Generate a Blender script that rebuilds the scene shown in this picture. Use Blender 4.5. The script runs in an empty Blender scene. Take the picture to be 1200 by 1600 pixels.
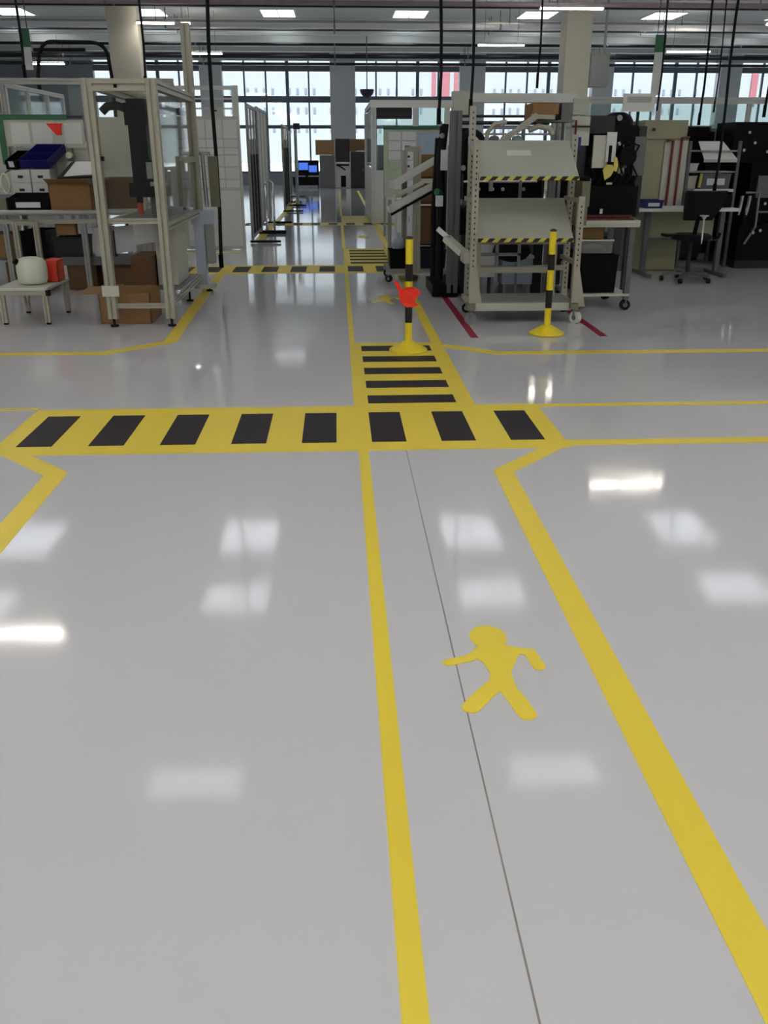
import bpy, math, random
from mathutils import Vector
random.seed(7)
SC = bpy.context.scene
COL = SC.collection

# ------------------------------------------------------------------ camera, sky, sun, exposure
H = 1.6
F_PX = 1400.0
PITCH = math.radians(21.907)
YAW = math.radians(2.8076)
cam_d = bpy.data.cameras.new('camera')
cam_d.sensor_fit = 'VERTICAL'
cam_d.sensor_height = 24.0
cam_d.lens = 24.0 * F_PX / 1600.0
cam_d.clip_end = 600
cam = bpy.data.objects.new('camera', cam_d)
cam.location = (0, 0, H)
cam.rotation_euler = (math.pi / 2 - PITCH, 0, -YAW)
COL.objects.link(cam)
SC.camera = cam

world = bpy.data.worlds.new('overcast_sky')
SC.world = world
world.use_nodes = True
wn = world.node_tree.nodes
wn['Background'].inputs[0].default_value = (0.80, 0.91, 1.0, 1)
wn['Background'].inputs[1].default_value = 0.62

sun_d = bpy.data.lights.new('sun', 'SUN')
sun_d.energy = 8.0
sun_d.angle = math.radians(3)
sun_d.color = (1, .97, .92)
sun = bpy.data.objects.new('sun', sun_d)
sun.rotation_euler = (math.radians(48), 0, math.radians(-12))
COL.objects.link(sun)

SKYLIGHT = 1.4          # radiance of the frosted roof lights
TUBE = 22.0             # radiance of the warm tubes

vs = SC.view_settings
vs.view_transform = 'Standard'
vs.look = 'None'
vs.gamma = 1
vs.use_curve_mapping = False
vs.exposure = 0.97
SC.cycles.max_bounces = 8
SC.cycles.transparent_max_bounces = 24
SC.cycles.caustics_reflective = False
SC.cycles.caustics_refractive = False
SC.cycles.use_denoising = True


# ------------------------------------------------------------------ materials
def lin(h):
    h = h.lstrip('#')
    out = []
    for i in (0, 2, 4):
        c = int(h[i:i + 2], 16) / 255
        out.append(c / 12.92 if c <= .04045 else ((c + .055) / 1.055) ** 2.4)
    return tuple(out)


def M(name, hexcol, rough=.5, metal=0.0, var=.12, scale=6.0, bump=0.0, coat=0.0, spec=.5):
    m = bpy.data.materials.new(name)
    m.use_nodes = True
    nt = m.node_tree
    b = nt.nodes['Principled BSDF']
    c = lin(hexcol)
    tc = nt.nodes.new('ShaderNodeTexCoord')
    nz = nt.nodes.new('ShaderNodeTexNoise')
    nz.inputs['Scale'].default_value = scale
    nz.inputs['Detail'].default_value = 3
    nt.links.new(tc.outputs['Object'], nz.inputs['Vector'])
    rp = nt.nodes.new('ShaderNodeMix')
    rp.data_type = 'RGBA'
    rp.inputs[6].default_value = tuple(x * (1 - var) for x in c) + (1,)
    rp.inputs[7].default_value = tuple(min(1, x * (1 + var)) for x in c) + (1,)
    nt.links.new(nz.outputs['Fac'], rp.inputs[0])
    nt.links.new(rp.outputs[2], b.inputs['Base Color'])
    b.inputs['Roughness'].default_value = rough
    b.inputs['Metallic'].default_value = metal
    b.inputs['Specular IOR Level'].default_value = spec
    b.inputs['Coat Weight'].default_value = coat
    if bump:
        bp = nt.nodes.new('ShaderNodeBump')
        bp.inputs['Strength'].default_value = 1
        bp.inputs['Distance'].default_value = bump
        nt.links.new(nz.outputs['Fac'], bp.inputs['Height'])
        nt.links.new(bp.outputs['Normal'], b.inputs['Normal'])
    return m


def Emit(name, rgb, strength):
    m = bpy.data.materials.new(name)
    m.use_nodes = True
    nt = m.node_tree
    nt.nodes.remove(nt.nodes['Principled BSDF'])
    e = nt.nodes.new('ShaderNodeEmission')
    e.inputs[0].default_value = (*rgb, 1)
    e.inputs[1].default_value = strength
    nt.links.new(e.outputs[0], nt.nodes['Material Output'].inputs[0])
    return m


def Glass(name, rgb=(.9, .95, .95), ior=1.45, haze=0.0):
    m = bpy.data.materials.new(name)
    m.use_nodes = True
    nt = m.node_tree
    nt.nodes.remove(nt.nodes['Principled BSDF'])
    tr = nt.nodes.new('ShaderNodeBsdfTransparent')
    tr.inputs[0].default_value = (*rgb, 1)
    gl = nt.nodes.new('ShaderNodeBsdfGlossy')
    gl.inputs['Roughness'].default_value = .04
    fr = nt.nodes.new('ShaderNodeFresnel')
    geo = nt.nodes.new('ShaderNodeNewGeometry')         # the node inverts the index on back faces: undo that
    mi = nt.nodes.new('ShaderNodeMix')
    mi.inputs[2].default_value = ior
    mi.inputs[3].default_value = 1 / ior
    nt.links.new(geo.outputs['Backfacing'], mi.inputs[0])
    nt.links.new(mi.outputs[0], fr.inputs['IOR'])
    mx = nt.nodes.new('ShaderNodeMixShader')
    nt.links.new(fr.outputs[0], mx.inputs[0])
    nt.links.new(tr.outputs[0], mx.inputs[1])
    nt.links.new(gl.outputs[0], mx.inputs[2])
    last = mx
    if haze:
        df = nt.nodes.new('ShaderNodeBsdfDiffuse')
        df.inputs[0].default_value = (*rgb, 1)
        m2 = nt.nodes.new('ShaderNodeMixShader')
        m2.inputs[0].default_value = haze
        nt.links.new(mx.outputs[0], m2.inputs[1])
        nt.links.new(df.outputs[0], m2.inputs[2])
        last = m2
    nt.links.new(last.outputs[0], nt.nodes['Material Output'].inputs[0])
    return m


def Hazard(name):
    m = bpy.data.materials.new(name)
    m.use_nodes = True
    nt = m.node_tree
    b = nt.nodes['Principled BSDF']
    tc = nt.nodes.new('ShaderNodeTexCoord')
    sx = nt.nodes.new('ShaderNodeSeparateXYZ')
    nt.links.new(tc.outputs['Object'], sx.inputs[0])
    a = nt.nodes.new('ShaderNodeMath'); a.operation = 'SUBTRACT'
    nt.links.new(sx.outputs['X'], a.inputs[0]); nt.links.new(sx.outputs['Z'], a.inputs[1])
    k = nt.nodes.new('ShaderNodeMath'); k.operation = 'MULTIPLY'; k.inputs[1].default_value = 9.0
    nt.links.new(a.outputs[0], k.inputs[0])
    fr = nt.nodes.new('ShaderNodeMath'); fr.operation = 'FRACT'
    nt.links.new(k.outputs[0], fr.inputs[0])
    g = nt.nodes.new('ShaderNodeMath'); g.operation = 'GREATER_THAN'; g.inputs[1].default_value = .5
    nt.links.new(fr.outputs[0], g.inputs[0])
    mx = nt.nodes.new('ShaderNodeMix'); mx.data_type = 'RGBA'
    mx.inputs[6].default_value = (*lin('C8BE48'), 1)
    mx.inputs[7].default_value = (*lin('161510'), 1)
    nt.links.new(g.outputs[0], mx.inputs[0])
    nt.links.new(mx.outputs[2], b.inputs['Base Color'])
    b.inputs['Roughness'].default_value = .45
    return m


def FloorMat(name, hexcol, var=.03, rough=.07, spec=.5):
    m = bpy.data.materials.new(name)
    m.use_nodes = True
    nt = m.node_tree
    b = nt.nodes['Principled BSDF']
    c = lin(hexcol)
    tc = nt.nodes.new('ShaderNodeTexCoord')
    n1 = nt.nodes.new('ShaderNodeTexNoise'); n1.inputs['Scale'].default_value = .8; n1.inputs['Detail'].default_value = 4
    nt.links.new(tc.outputs['Object'], n1.inputs['Vector'])
    mx = nt.nodes.new('ShaderNodeMix'); mx.data_type = 'RGBA'
    mx.inputs[6].default_value = tuple(x * (1 - var) for x in c) + (1,)
    mx.inputs[7].default_value = (min(1, c[0] * (1 + var)), min(1, c[1] * (1 + var * .6)), min(1, c[2] * (1 + var)), 1)
    nt.links.new(n1.outputs['Fac'], mx.inputs[0])
    nt.links.new(mx.outputs[2], b.inputs['Base Color'])
    b.inputs['Roughness'].default_value = rough
    b.inputs['IOR'].default_value = 1.5
    b.inputs['Specular IOR Level'].default_value = spec
    n2 = nt.nodes.new('ShaderNodeTexNoise'); n2.inputs['Scale'].default_value = 2.2; n2.inputs['Detail'].default_value = 1.5
    nt.links.new(tc.outputs['Object'], n2.inputs['Vector'])
    bp = nt.nodes.new('ShaderNodeBump'); bp.inputs['Strength'].default_value = 1; bp.inputs['Distance'].default_value = .0011
    nt.links.new(n2.outputs['Fac'], bp.inputs['Height'])
    nt.links.new(bp.outputs['Normal'], b.inputs['Normal'])
    return m


MT = dict(
    floor=FloorMat('glossy_grey_epoxy', 'D2D1D5'),
    yellow=FloorMat('yellow_floor_paint', 'F4DA48', .05, .38, .35),
    fblack=FloorMat('black_floor_paint', '2A2228', .1, .5, .25),
    redtape=FloorMat('red_floor_tape', 'A02038', .08, .4, .3),
    paletape=FloorMat('pale_floor_tape', 'CFCBA8', .05, .2),
    joint=M('joint_filler', '8E8A86', .8),
    wall=M('grey_wall_paint', 'A6A8AA', .7, var=.05),
    darkwall=M('slate_wall_paint', '8A8E96', .7, var=.06),
    pier=M('grey_pier_paint', 'C4C8CA', .6, var=.05),
    column=M('cream_column_paint', 'D2D0C2', .6, var=.05),
    ceil=M('ceiling_deck', 'DADEDC', .8, var=.1),
    beam=M('grey_beam_paint', 'D8DCD6', .6, var=.08),
    beamdark=M('dark_steel_paint', '4A4C50', .5),
    pipeblk=M('black_pipe', '17171A', .4),
    pipegrey=M('grey_pipe', 'B4B8B8', .4),
    pipered=M('mauve_pipe', 'A898A4', .5),
    duct=M('galvanised_duct', 'F6F8FA', .3, .1, .04, 12),
    mull=M('blue_grey_mullion', '5C6674', .5),
    glass=Glass('window_glass', (.93, .97, 1.0)),
    tglass=Glass('teal_glass', (.80, .88, .87), 1.5, .10),
    cglass=Glass('clear_guard', (.92, .93, .91), 1.45),
    screen=Glass('grey_screen', (.62, .63, .62), 1.5, .25),
    alu=M('beige_aluminium_profile', 'ADAA9A', .42, .1, .06, 20),
    alug=M('grey_aluminium_profile', 'A4A4A0', .4, .25, .06, 20),
    galv=M('grey_steel', '85868A', .4, .5, .1, 14),
    chrome=M('chrome', 'DADCDE', .15, 1.0, .03),
    white=M('white_panel', 'DCDEDA', .45, var=.04),
    offw=M('off_white_laminate', 'C8C8BC', .5, var=.05),
    shelf=M('grey_shelf_sheet', 'B9BAAE', .5, .0, .04, 3),
    beige=M('beige_cabinet', 'A4A284', .55, var=.06),
    paper=M('paper', 'E2E4E6', .7, var=.03),
    green=M('green_header', '2F6E49', .5, var=.08),
    palegreen=M('pale_green_print', 'B8CCAE', .6),
    card=M('cardboard', '94714A', .85, var=.1, scale=5),
    cardd=M('dark_cardboard', '6E5238', .85, var=.1, scale=5),
    black=M('black_plastic', '070607', .45, var=.2, spec=.14),
    blackm=M('black_machine', '0A0809', .55, var=.3, scale=4, spec=.14),
    fabric=M('black_fabric', '070607', .95, var=.2, scale=60),
    rubber=M('black_rubber', '0F0F11', .7, spec=.3),
    dgrey=M('dark_grey_metal', '2C2B2E', .5, .2, .1),
    mgrey=M('mid_grey_metal', '6A6A6C', .45, .3, .1),
    navy=M('navy_plastic', '1C1F6A', .35, var=.1),
    dnavy=M('dark_navy_plastic', '1A2034', .4, var=.1),
    red=M('red_plastic', 'D8402A', .4, var=.06),
    tagred=M('scarlet_sheet', 'FF321A', .45, var=.03),
    jug=M('milky_plastic', 'DADCCB', .4, var=.03),
    postyel=M('yellow_plastic', 'F2D828', .35, var=.03),
    postblk=M('black_post_band', '151214', .35, var=.1),
    brown=M('brown_mat', '5A2E28', .6, var=.1),
    dred=M('dark_red_pipe', '7A2A24', .45),
    olive=M('olive_grey', '7C7A62', .6),
    gloves=M('yellow_cloth', 'D6C866', .8),
    lblue=M('pale_blue_plastic', 'A8BCCC', .5),
    screendark=M('dark_screen_panel', '3A3A3C', .95, spec=.03),
    hazard=Hazard('hazard_tape'),
    tube=Emit('warm_tube', (1, .92, .80), TUBE),
    sky=Emit('frosted_skylight', (.86, .93, 1.0), SKYLIGHT),
    screen_on=Emit('lit_screen', (.10, .25, 1.0), .42),
    face=M('pale_facade', '74787C', .8, var=.03),
    faceW=M('facade_window', '565F6A', .3),
    faceR=M('red_cladding', '6E3C44', .7),
    gravel=M('concrete_yard', 'D4D2CC', .9, var=.1, scale=.5),
    blueframe=M('blue_white_metal', 'BCC6D8', .35, var=.05),
)


# ------------------------------------------------------------------ mesh builder
class MB:
    def __init__(s):
        s.v, s.f, s.sm = [], [], []

    def add(s, vs_, fs, smooth=False):
        o = len(s.v)
        s.v += [tuple(p) for p in vs_]
        for f in fs:
            s.f.append(tuple(i + o for i in f)); s.sm.append(smooth)
        return s

    def box(s, x0, x1, y0, y1, z0, z1):
        return s.add([(x0, y0, z0), (x1, y0, z0), (x1, y1, z0), (x0, y1, z0), (x0, y0, z1), (x1, y0, z1), (x1, y1, z1), (x0, y1, z1)],
                     [(3, 2, 1, 0), (4, 5, 6, 7), (0, 1, 5, 4), (1, 2, 6, 5), (2, 3, 7, 6), (3, 0, 4, 7)])

    def cb(s, c, d):
        return s.box(c[0] - d[0] / 2, c[0] + d[0] / 2, c[1] - d[1] / 2, c[1] + d[1] / 2, c[2] - d[2] / 2, c[2] + d[2] / 2)

    def _frame(s, a, b):
        a, b = Vector(a), Vector(b)
        d = (b - a).normalized()
        up = Vector((0, 0, 1)) if abs(d.z) < .9 else Vector((0, 1, 0))
        x = d.cross(up).normalized()
        return a, b, x, x.cross(d).normalized()

    def ext(s, a, b, poly, smooth=False):
        a, b, x, y = s._frame(a, b)
        n = len(poly)
        vs_ = [a + x * p + y * q for p, q in poly] + [b + x * p + y * q for p, q in poly]
        fs = [(i, (i + 1) % n, n + (i + 1) % n, n + i) for i in range(n)]
        s.add(vs_, fs, smooth)
        s.add(vs_, [tuple(range(n))[::-1], tuple(range(n, 2 * n))])
        return s

    def bar(s, a, b, w, h=None):
        h = h or w
        return s.ext(a, b, [(-w / 2, -h / 2), (w / 2, -h / 2), (w / 2, h / 2), (-w / 2, h / 2)])

    def prof(s, a, b, w):                       # slotted aluminium profile
        r, g, d = w / 2, w * .11, w * .2
        P = []
        for cx, cy in ((0, -1), (1, 0), (0, 1), (-1, 0)):
            tx, ty = -cy, cx
            for t, n in ((-g, r), (-g, r - d), (g, r - d), (g, r)):
                P.append((cx * n + tx * t, cy * n + ty * t))
            P.append((cx * r + tx * r, cy * r + ty * r))
        return s.ext(a, b, P)

    def cyl(s, a, b, r, n=12, r2=None):
        r2 = r if r2 is None else r2
        a, b, x, y = s._frame(a, b)
        vs_ = []
        for p, rr in ((a, r), (b, r2)):
            vs_ += [p + x * rr * math.cos(2 * math.pi * i / n) + y * rr * math.sin(2 * math.pi * i / n) for i in range(n)]
        s.add(vs_, [(i, (i + 1) % n, n + (i + 1) % n, n + i) for i in range(n)], True)
        s.add(vs_, [tuple(range(n))[::-1], tuple(range(n, 2 * n))])
        return s

    def tube(s, pts, r, n=8):
        P = [Vector(p) for p in pts]
        rings = []
        x = None
        for i, p in enumerate(P):
            d = (P[min(i + 1, len(P) - 1)] - P[max(i - 1, 0)]).normalized()
            if x is None:
                up = Vector((0, 0, 1)) if abs(d.z) < .9 else Vector((0, 1, 0))
                x = d.cross(up).normalized()
            else:
                x = (x - d * x.dot(d)).normalized()
            y = d.cross(x)
            rings.append([p + x * r * math.cos(2 * math.pi * k / n) + y * r * math.sin(2 * math.pi * k / n) for k in range(n)])
        vs_ = [q for rg in rings for q in rg]
        fs = [(i * n + k, i * n + (k + 1) % n, (i + 1) * n + (k + 1) % n, (i + 1) * n + k) for i in range(len(P) - 1) for k in range(n)]
        s.add(vs_, fs, True)
        s.add(vs_, [tuple(range(n))[::-1], tuple(range((len(P) - 1) * n, len(P) * n))])
        return s

    def lathe(s, c, prof, n=24):
        vs_ = [(c[0] + r * math.cos(2 * math.pi * k / n), c[1] + r * math.sin(2 * math.pi * k / n), c[2] + z) for r, z in prof for k in range(n)]
        fs = [(i * n + k, i * n + (k + 1) % n, (i + 1) * n + (k + 1) % n, (i + 1) * n + k) for i in range(len(prof) - 1) for k in range(n)]
        s.add(vs_, fs, True)
        s.add(vs_, [tuple(range(n))[::-1], tuple(range((len(prof) - 1) * n, len(prof) * n))])
        return s

    def slab(s, q, t):                          # quad or polygon given thickness against its normal
        q = [Vector(p) for p in q]
        n = (q[1] - q[0]).cross(q[2] - q[0]).normalized() * t
        k = len(q)
        vs_ = q + [p - n for p in q]
        return s.add(vs_, [tuple(range(k)), tuple(range(k, 2 * k))[::-1]] + [(i, k + i, k + (i + 1) % k, (i + 1) % k) for i in range(k)])

    def prism(s, poly, z0, z1):
        k = len(poly)
        a = sum(poly[i][0] * poly[(i + 1) % k][1] - poly[(i + 1) % k][0] * poly[i][1] for i in range(k))
        if a < 0:
            poly = poly[::-1]
        vs_ = [(x, y, z0) for x, y in poly] + [(x, y, z1) for x, y in poly]
        return s.add(vs_, [tuple(range(k))[::-1], tuple(range(k, 2 * k))] + [(i, (i + 1) % k, k + (i + 1) % k, k + i) for i in range(k)])

    def tray(s, x0, x1, y0, y1, z0, z1, t=.006, taper=.0, front=None):     # open box
        a = taper
        front = z1 if front is None else front
        s.box(x0 + a, x1 - a, y0 + a, y1 - a, z0, z0 + t)
        def wall(p, q, r, u):
            s.slab([p, q, r, u], t)
        wall((x0 + a, y0 + a, z0), (x1 - a, y0 + a, z0), (x1, y0, front), (x0, y0, front))
        wall((x1 - a, y0 + a, z0), (x1 - a, y1 - a, z0), (x1, y1, z1), (x1, y0, front))
        wall((x1 - a, y1 - a, z0), (x0 + a, y1 - a, z0), (x0, y1, z1), (x1, y1, z1))
        wall((x0 + a, y1 - a, z0), (x0 + a, y0 + a, z0), (x0, y0, front), (x0, y1, z1))
        return s


WL = {}


def mesh(name, mb, mat, origin):
    me = bpy.data.meshes.new(name)
    me.from_pydata([(x - origin[0], y - origin[1], z - origin[2]) for x, y, z in mb.v], [], mb.f)
    me.polygons.foreach_set('use_smooth', mb.sm)
    me.materials.append(MT[mat] if isinstance(mat, str) else mat)
    me.update()
    return me


def part(name, mb, mat, parent, label=None, kind=None):
    """one mesh under its thing; coordinates of mb are metres in the hall"""
    xs = [p[0] for p in mb.v]; ys = [p[1] for p in mb.v]; zs = [p[2] for p in mb.v]
    o = ((min(xs) + max(xs)) / 2, (min(ys) + max(ys)) / 2, min(zs))
    ob = bpy.data.objects.new(name, mesh(name, mb, mat, o))
    COL.objects.link(ob)
    WL[ob.name] = o
    if parent is not None:
        pw = WL[parent.name]
        ob.parent = parent
        ob.location = (o[0] - pw[0], o[1] - pw[1], o[2] - pw[2])
    else:
        ob.location = o
    if label: ob['label'] = label
    if kind: ob['kind'] = kind
    return ob


def thing(name, label, cat, loc, group=None):
    e = bpy.data.objects.new(name, None)
    e.empty_display_size = .1
    e.location = loc
    e['label'] = label; e['category'] = cat
    if group: e['group'] = group
    COL.objects.link(e)
    WL[e.name] = tuple(loc)
    return e


def solo(name, mb, mat, label, cat, group=None):
    ob = part(name, mb, mat, None)
    ob['label'] = label; ob['category'] = cat
    if group: ob['group'] = group
    return ob


def struct(name, mb, mat, parent=None):
    ob = part(name, mb, mat, parent)
    if parent is None: ob['kind'] = 'structure'
    return ob


def B(*a): return MB().box(*a)


def boxes(name, bs, mat, parent):               # alike pieces, each its own part
    for b in bs:
        part(name, B(*b), mat, parent)


def arc(c, r, a0, a1, n, plane='xz'):
    out = []
    for i in range(n + 1):
        t = math.radians(a0 + (a1 - a0) * i / n)
        u, w = r * math.cos(t), r * math.sin(t)
        out.append((c[0] + u, c[1], c[2] + w) if plane == 'xz' else ((c[0], c[1] + u, c[2] + w) if plane == 'yz' else (c[0] + u, c[1] + w, c[2])))
    return out


CASTER_N = [0]


def caster(parent, x, y, zt, r=.05, fork='galv', wheel='rubber'):
    CASTER_N[0] += 1
    a = .55 + .5 * (CASTER_N[0] % 3)            # swivelled every way
    ux, uy = math.cos(a), math.sin(a)           # axle direction
    h = r * .42
    mb = MB().cyl((x, y, zt - .012), (x, y, zt), .035, 12)
    for k in (-1, 1):
        px, py = x + ux * (h + .006) * k, y + uy * (h + .006) * k
        mb.bar((px, py, r * .8), (px, py, zt - .008), .008, .036)
    f = part('caster', mb, fork, parent)
    part('wheel', MB().cyl((x - ux * h, y - uy * h, r), (x + ux * h, y + uy * h, r), r, 18), wheel, f)
    part('hub', MB().cyl((x - ux * (h + .002), y - uy * (h + .002), r), (x + ux * (h + .002), y + uy * (h + .002), r), r * .45, 12), 'galv', f)


def level_foot(parent, x, y, zt):
    part('levelling_foot', MB().cyl((x, y, 0.002), (x, y, .018), .04, 14).cyl((x, y, .018), (x, y, zt), .012, 8), 'rubber', parent)


def cardboard(name, label, x0, x1, y0, y1, z0, z1, mat='card', flaps='fblr', group=None, spread=.6):
    r = thing(name, label, 'box', ((x0 + x1) / 2, (y0 + y1) / 2, z0), group)
    part('box_body', MB().tray(x0, x1, y0, y1, z0, z1, .006), mat, r)
    L = min(x1 - x0, y1 - y0) * .45
    dz, dx = L * math.cos(spread + .6), L * math.sin(spread + .6)
    if 'f' in flaps: part('flap', MB().slab([(x0, y0, z1), (x1, y0, z1), (x1, y0 - dx, z1 + dz), (x0, y0 - dx, z1 + dz)], .005), mat, r)
    if 'b' in flaps: part('flap', MB().slab([(x0, y1, z1), (x1, y1, z1), (x1, y1 + dx * .4, z1 + dz * 1.2), (x0, y1 + dx * .4, z1 + dz * 1.2)], .005), mat, r)
    if 'l' in flaps: part('flap', MB().slab([(x0, y0, z1), (x0, y1, z1), (x0 - dx, y1, z1 + dz), (x0 - dx, y0, z1 + dz)], .005), mat, r)
    if 'r' in flaps: part('flap', MB().slab([(x1, y0, z1), (x1, y1, z1), (x1 + dx, y1, z1 + dz), (x1 + dx, y0, z1 + dz)], .005), mat, r)
    if 'c' in flaps:
        part('flap', B(x0, x1, y0, (y0 + y1) / 2 - .002, z1, z1 + .005), mat, r)
        part('flap', B(x0, x1, (y0 + y1) / 2 + .002, y1, z1, z1 + .005), mat, r)
    return r


def parts_bin(label, x0, x1, y0, y1, z0, z1, mat, tag_mat=None, group=None, front=None, name='parts_bin'):
    r = thing(name, label, 'bin', ((x0 + x1) / 2, (y0 + y1) / 2, z0), group)
    fz = z0 + (z1 - z0) * (front or 1)
    part('bin_body', MB().tray(x0, x1, y0, y1, z0, z1, .006, .012, fz), mat, r)
    part('rim', MB().bar((x0 - .004, y0 - .004, fz), (x1 + .004, y0 - .004, fz), .014).bar((x0 - .004, y1, z1), (x1 + .004, y1, z1), .014), mat, r)
    if tag_mat:
        w = (x1 - x0) * .3
        xm = (x0 + x1) / 2
        zt = z0 + (fz - z0) * .5
        yo = y0 + .012 * (1 - .5) - .01
        part('card_label', B(xm - w, xm + w, yo - .004, yo, zt - .25 * (fz - z0), zt + .2 * (fz - z0)), tag_mat, r)
    return r


# ================================================================== THE HALL
XL, XR, YB, YF, ZC = -27.0, 27.0, -14.0, 50.0, 6.4
floor = struct('floor', B(XL, .3675, YB, 5.0, -.2, 0).box(.3725, XR, YB, 5.0, -.2, 0).box(.3675, .3725, YB, 5.0, -.2, -.004).box(XL, XR, 5.0, YF, -.2, 0), 'floor')
part('expansion_joint', B(.3676, .3724, YB, 4.999, -.004, -.001), 'joint', floor, 'dark seam in the grey floor')
struct('wall_left', B(XL - .3, XL, YB, YF, 0, ZC), 'wall')
struct('wall_right', B(XR, XR + .3, YB, YF, 0, ZC), 'wall')
struct('wall_back', B(XL, XR, YB - .3, YB, 0, ZC), 'wall')

# far wall: piers, window bays, solid wall on the left
WZ = (0.58, 2.78, 4.06, 5.33, 5.60, 6.15)
piers = [(-6.75, -5.65), (-.27, 1.0), (6.26, 7.55), (13.05, 14.1), (19.6, 20.7)]
wf = B(XL, -12.0, YF, YF + .35, 0, ZC).box(-12.0, XR, YF, YF + .35, 0, WZ[0]).box(-12.0, XR, YF, YF + .35, WZ[5], ZC)
wall_far = struct('wall_far', wf, 'darkwall')
for a, b in piers:
    struct('pillar', B(a, b, YF - .25, YF + .4, 0, ZC), 'pier')
bays = [(-12.0, -6.75), (-5.65, -.27), (1.0, 6.26), (7.55, 13.05), (14.1, 19.6), (20.7, XR)]
pane_me = {}
for bi, (a, b) in enumerate(bays):
    n = 5
    w = (b - a) / n
    fr = B(a, b, YF + .05, YF + .2, WZ[3], WZ[4]).box(a, b, YF + .05, YF + .2, WZ[5] - .06, WZ[5]).box(a, b, YF + .05, YF + .2, WZ[0], WZ[0] + .08)
    win = struct('window_%d' % (bi + 1), fr, 'mull')
    for zc, hh in ((WZ[1], .16), (WZ[2], .30)):
        part('transom', B(a, b, YF + .05, YF + .2, zc - hh / 2, zc + hh / 2), 'mull', win)
    for i in range(1, n):
        thick = .16 if i == 3 else .08
        part('mullion', B(a + i * w - thick / 2, a + i * w + thick / 2, YF + .04, YF + .18, WZ[0], WZ[5]), 'mull', win)
    for i in range(n):
        for z0, z1 in ((WZ[0], WZ[1]), (WZ[1], WZ[2]), (WZ[2], WZ[3]), (WZ[4], WZ[5])):
            part('pane', B(a + i * w + .04, a + (i + 1) * w - .04, YF + .11, YF + .118, z0 + .05, z1 - .05), 'glass', win)

# ceiling: deck with ribs, beams, skylights cut in
SKX = [-16.7, -11.85, -6.9, -2.08, 2.85, 7.65, 12.5, 17.4, 22.2]
SKY = [(-9.6, 1.8), (-6.6, 1.8), (-1.3, 1.8), (1.8, 1.8), (4.6, .9), (10.05, .6), (15.5, 1.15), (18.5, 1.8), (38.0, 1.8), (40.95, 1.6), (43.8, 1.5)]  # unseen rows near the camera and between far beams are added for light
ceiling = struct('ceiling', B(XL, XR, YB, YF, ZC, ZC + .25), 'ceil')
rib = MB()
y = 28.0
while y < 36.4:
    rib.box(XL, XR, y, y + .22, ZC - .07, ZC)
    y += .55
part('deck_rib', rib, 'ceil', ceiling, kind='stuff')
for yc, zb, w in ((-6, 5.9, .3), (0, 5.9, .3), (7.0, 5.9, .3), (13.0, 5.95, .3), (22.0, 5.95, .3), (39.5, 5.82, .3), (42.4, 5.86, .35), (45.2, 5.98, .3), (47.6, 5.98, .3)):
    struct('ceiling_beam', B(XL, XR, yc - w / 2, yc + w / 2, zb, ZC), 'beam')
for sx in SKX:
    for syc, L in SKY:
        s = struct('skylight', B(sx - .66, sx + .66, syc - L / 2 - .05, syc + L / 2 + .05, ZC - .03, ZC - .002), 'white')
        part('frosted_pane', B(sx - .6, sx - .02, syc - L / 2, syc + L / 2, ZC - .04, ZC - .03), 'sky', s)
        part('frosted_pane', B(sx + .02, sx + .6, syc - L / 2, syc + L / 2, ZC - .04, ZC - .03), 'sky', s)

# two painted columns in the middle of the hall
for a, b in ((-6.36, -5.52), (6.66, 7.40)):
    c = struct('column', B(a, b, 28.7, 29.5, 0, ZC), 'column')
    part('corner_guard', B(b - .12, b + .01, 28.68, 28.70, 0, 2.0), 'column', c)
    part('cap_plate', B(a - .05, b + .05, 28.64, 29.56, ZC - .5, ZC - .42), 'column', c)

# pipes and ducts that cross the hall under the roof
def run(name, label, cat, y, z, r, mat, n=10):
    t = thing(name, label, cat, (0, y, z - r), 'services running across under the roof')
    part('pipe', MB().cyl((XL + .01, y, z), (XR - .01, y, z), r, n), mat, t)
    for x in range(-24, 26, 6):
        part('hanger_rod', MB().cyl((x, y, z + r * .9), (x, y, ZC - .002), .012, 6), 'beamdark', t)
        part('pipe_clip', MB().cyl((x - .03, y, z), (x + .03, y, z), r * 1.12, n), 'galv', t)
run('air_duct', 'pale silver round duct just below the bright roof lights', 'duct', 36.45, 5.84, .15, 'duct', 16)
run('service_pipe', 'mauve grey pipe at the very top edge of the photo', 'pipe', 27.2, 5.27, .06, 'pipered')
run('service_pipe', 'thin black pipe just above the bright roof lights', 'pipe', 28.2, 5.32, .025, 'pipeblk')
run('service_pipe', 'thin grey pipe just above the pale silver duct', 'pipe', 34.5, 5.70, .04, 'pipegrey')
run('service_pipe', 'slim dark pipe just below the pale silver duct', 'pipe', 38.6, 5.90, .035, 'beamdark')
run('service_pipe', 'slim white pipe on the beam under the silver duct', 'pipe', 39.1, 5.86, .025, 'white')
run('service_pipe', 'black pipe level with the tube lamps', 'pipe', 43.8, 5.92, .06, 'pipeblk')
run('service_pipe', 'thick black pipe crossing the upper window strip', 'pipe', 45.0, 5.57, .09, 'pipeblk')
run('service_pipe', 'grey pipe between two black ones before the windows', 'pipe', 46.4, 5.56, .06, 'pipegrey')
run('service_pipe', 'lowest black pipe just over the tall windows', 'pipe', 46.0, 5.34, .06, 'pipeblk')

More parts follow.
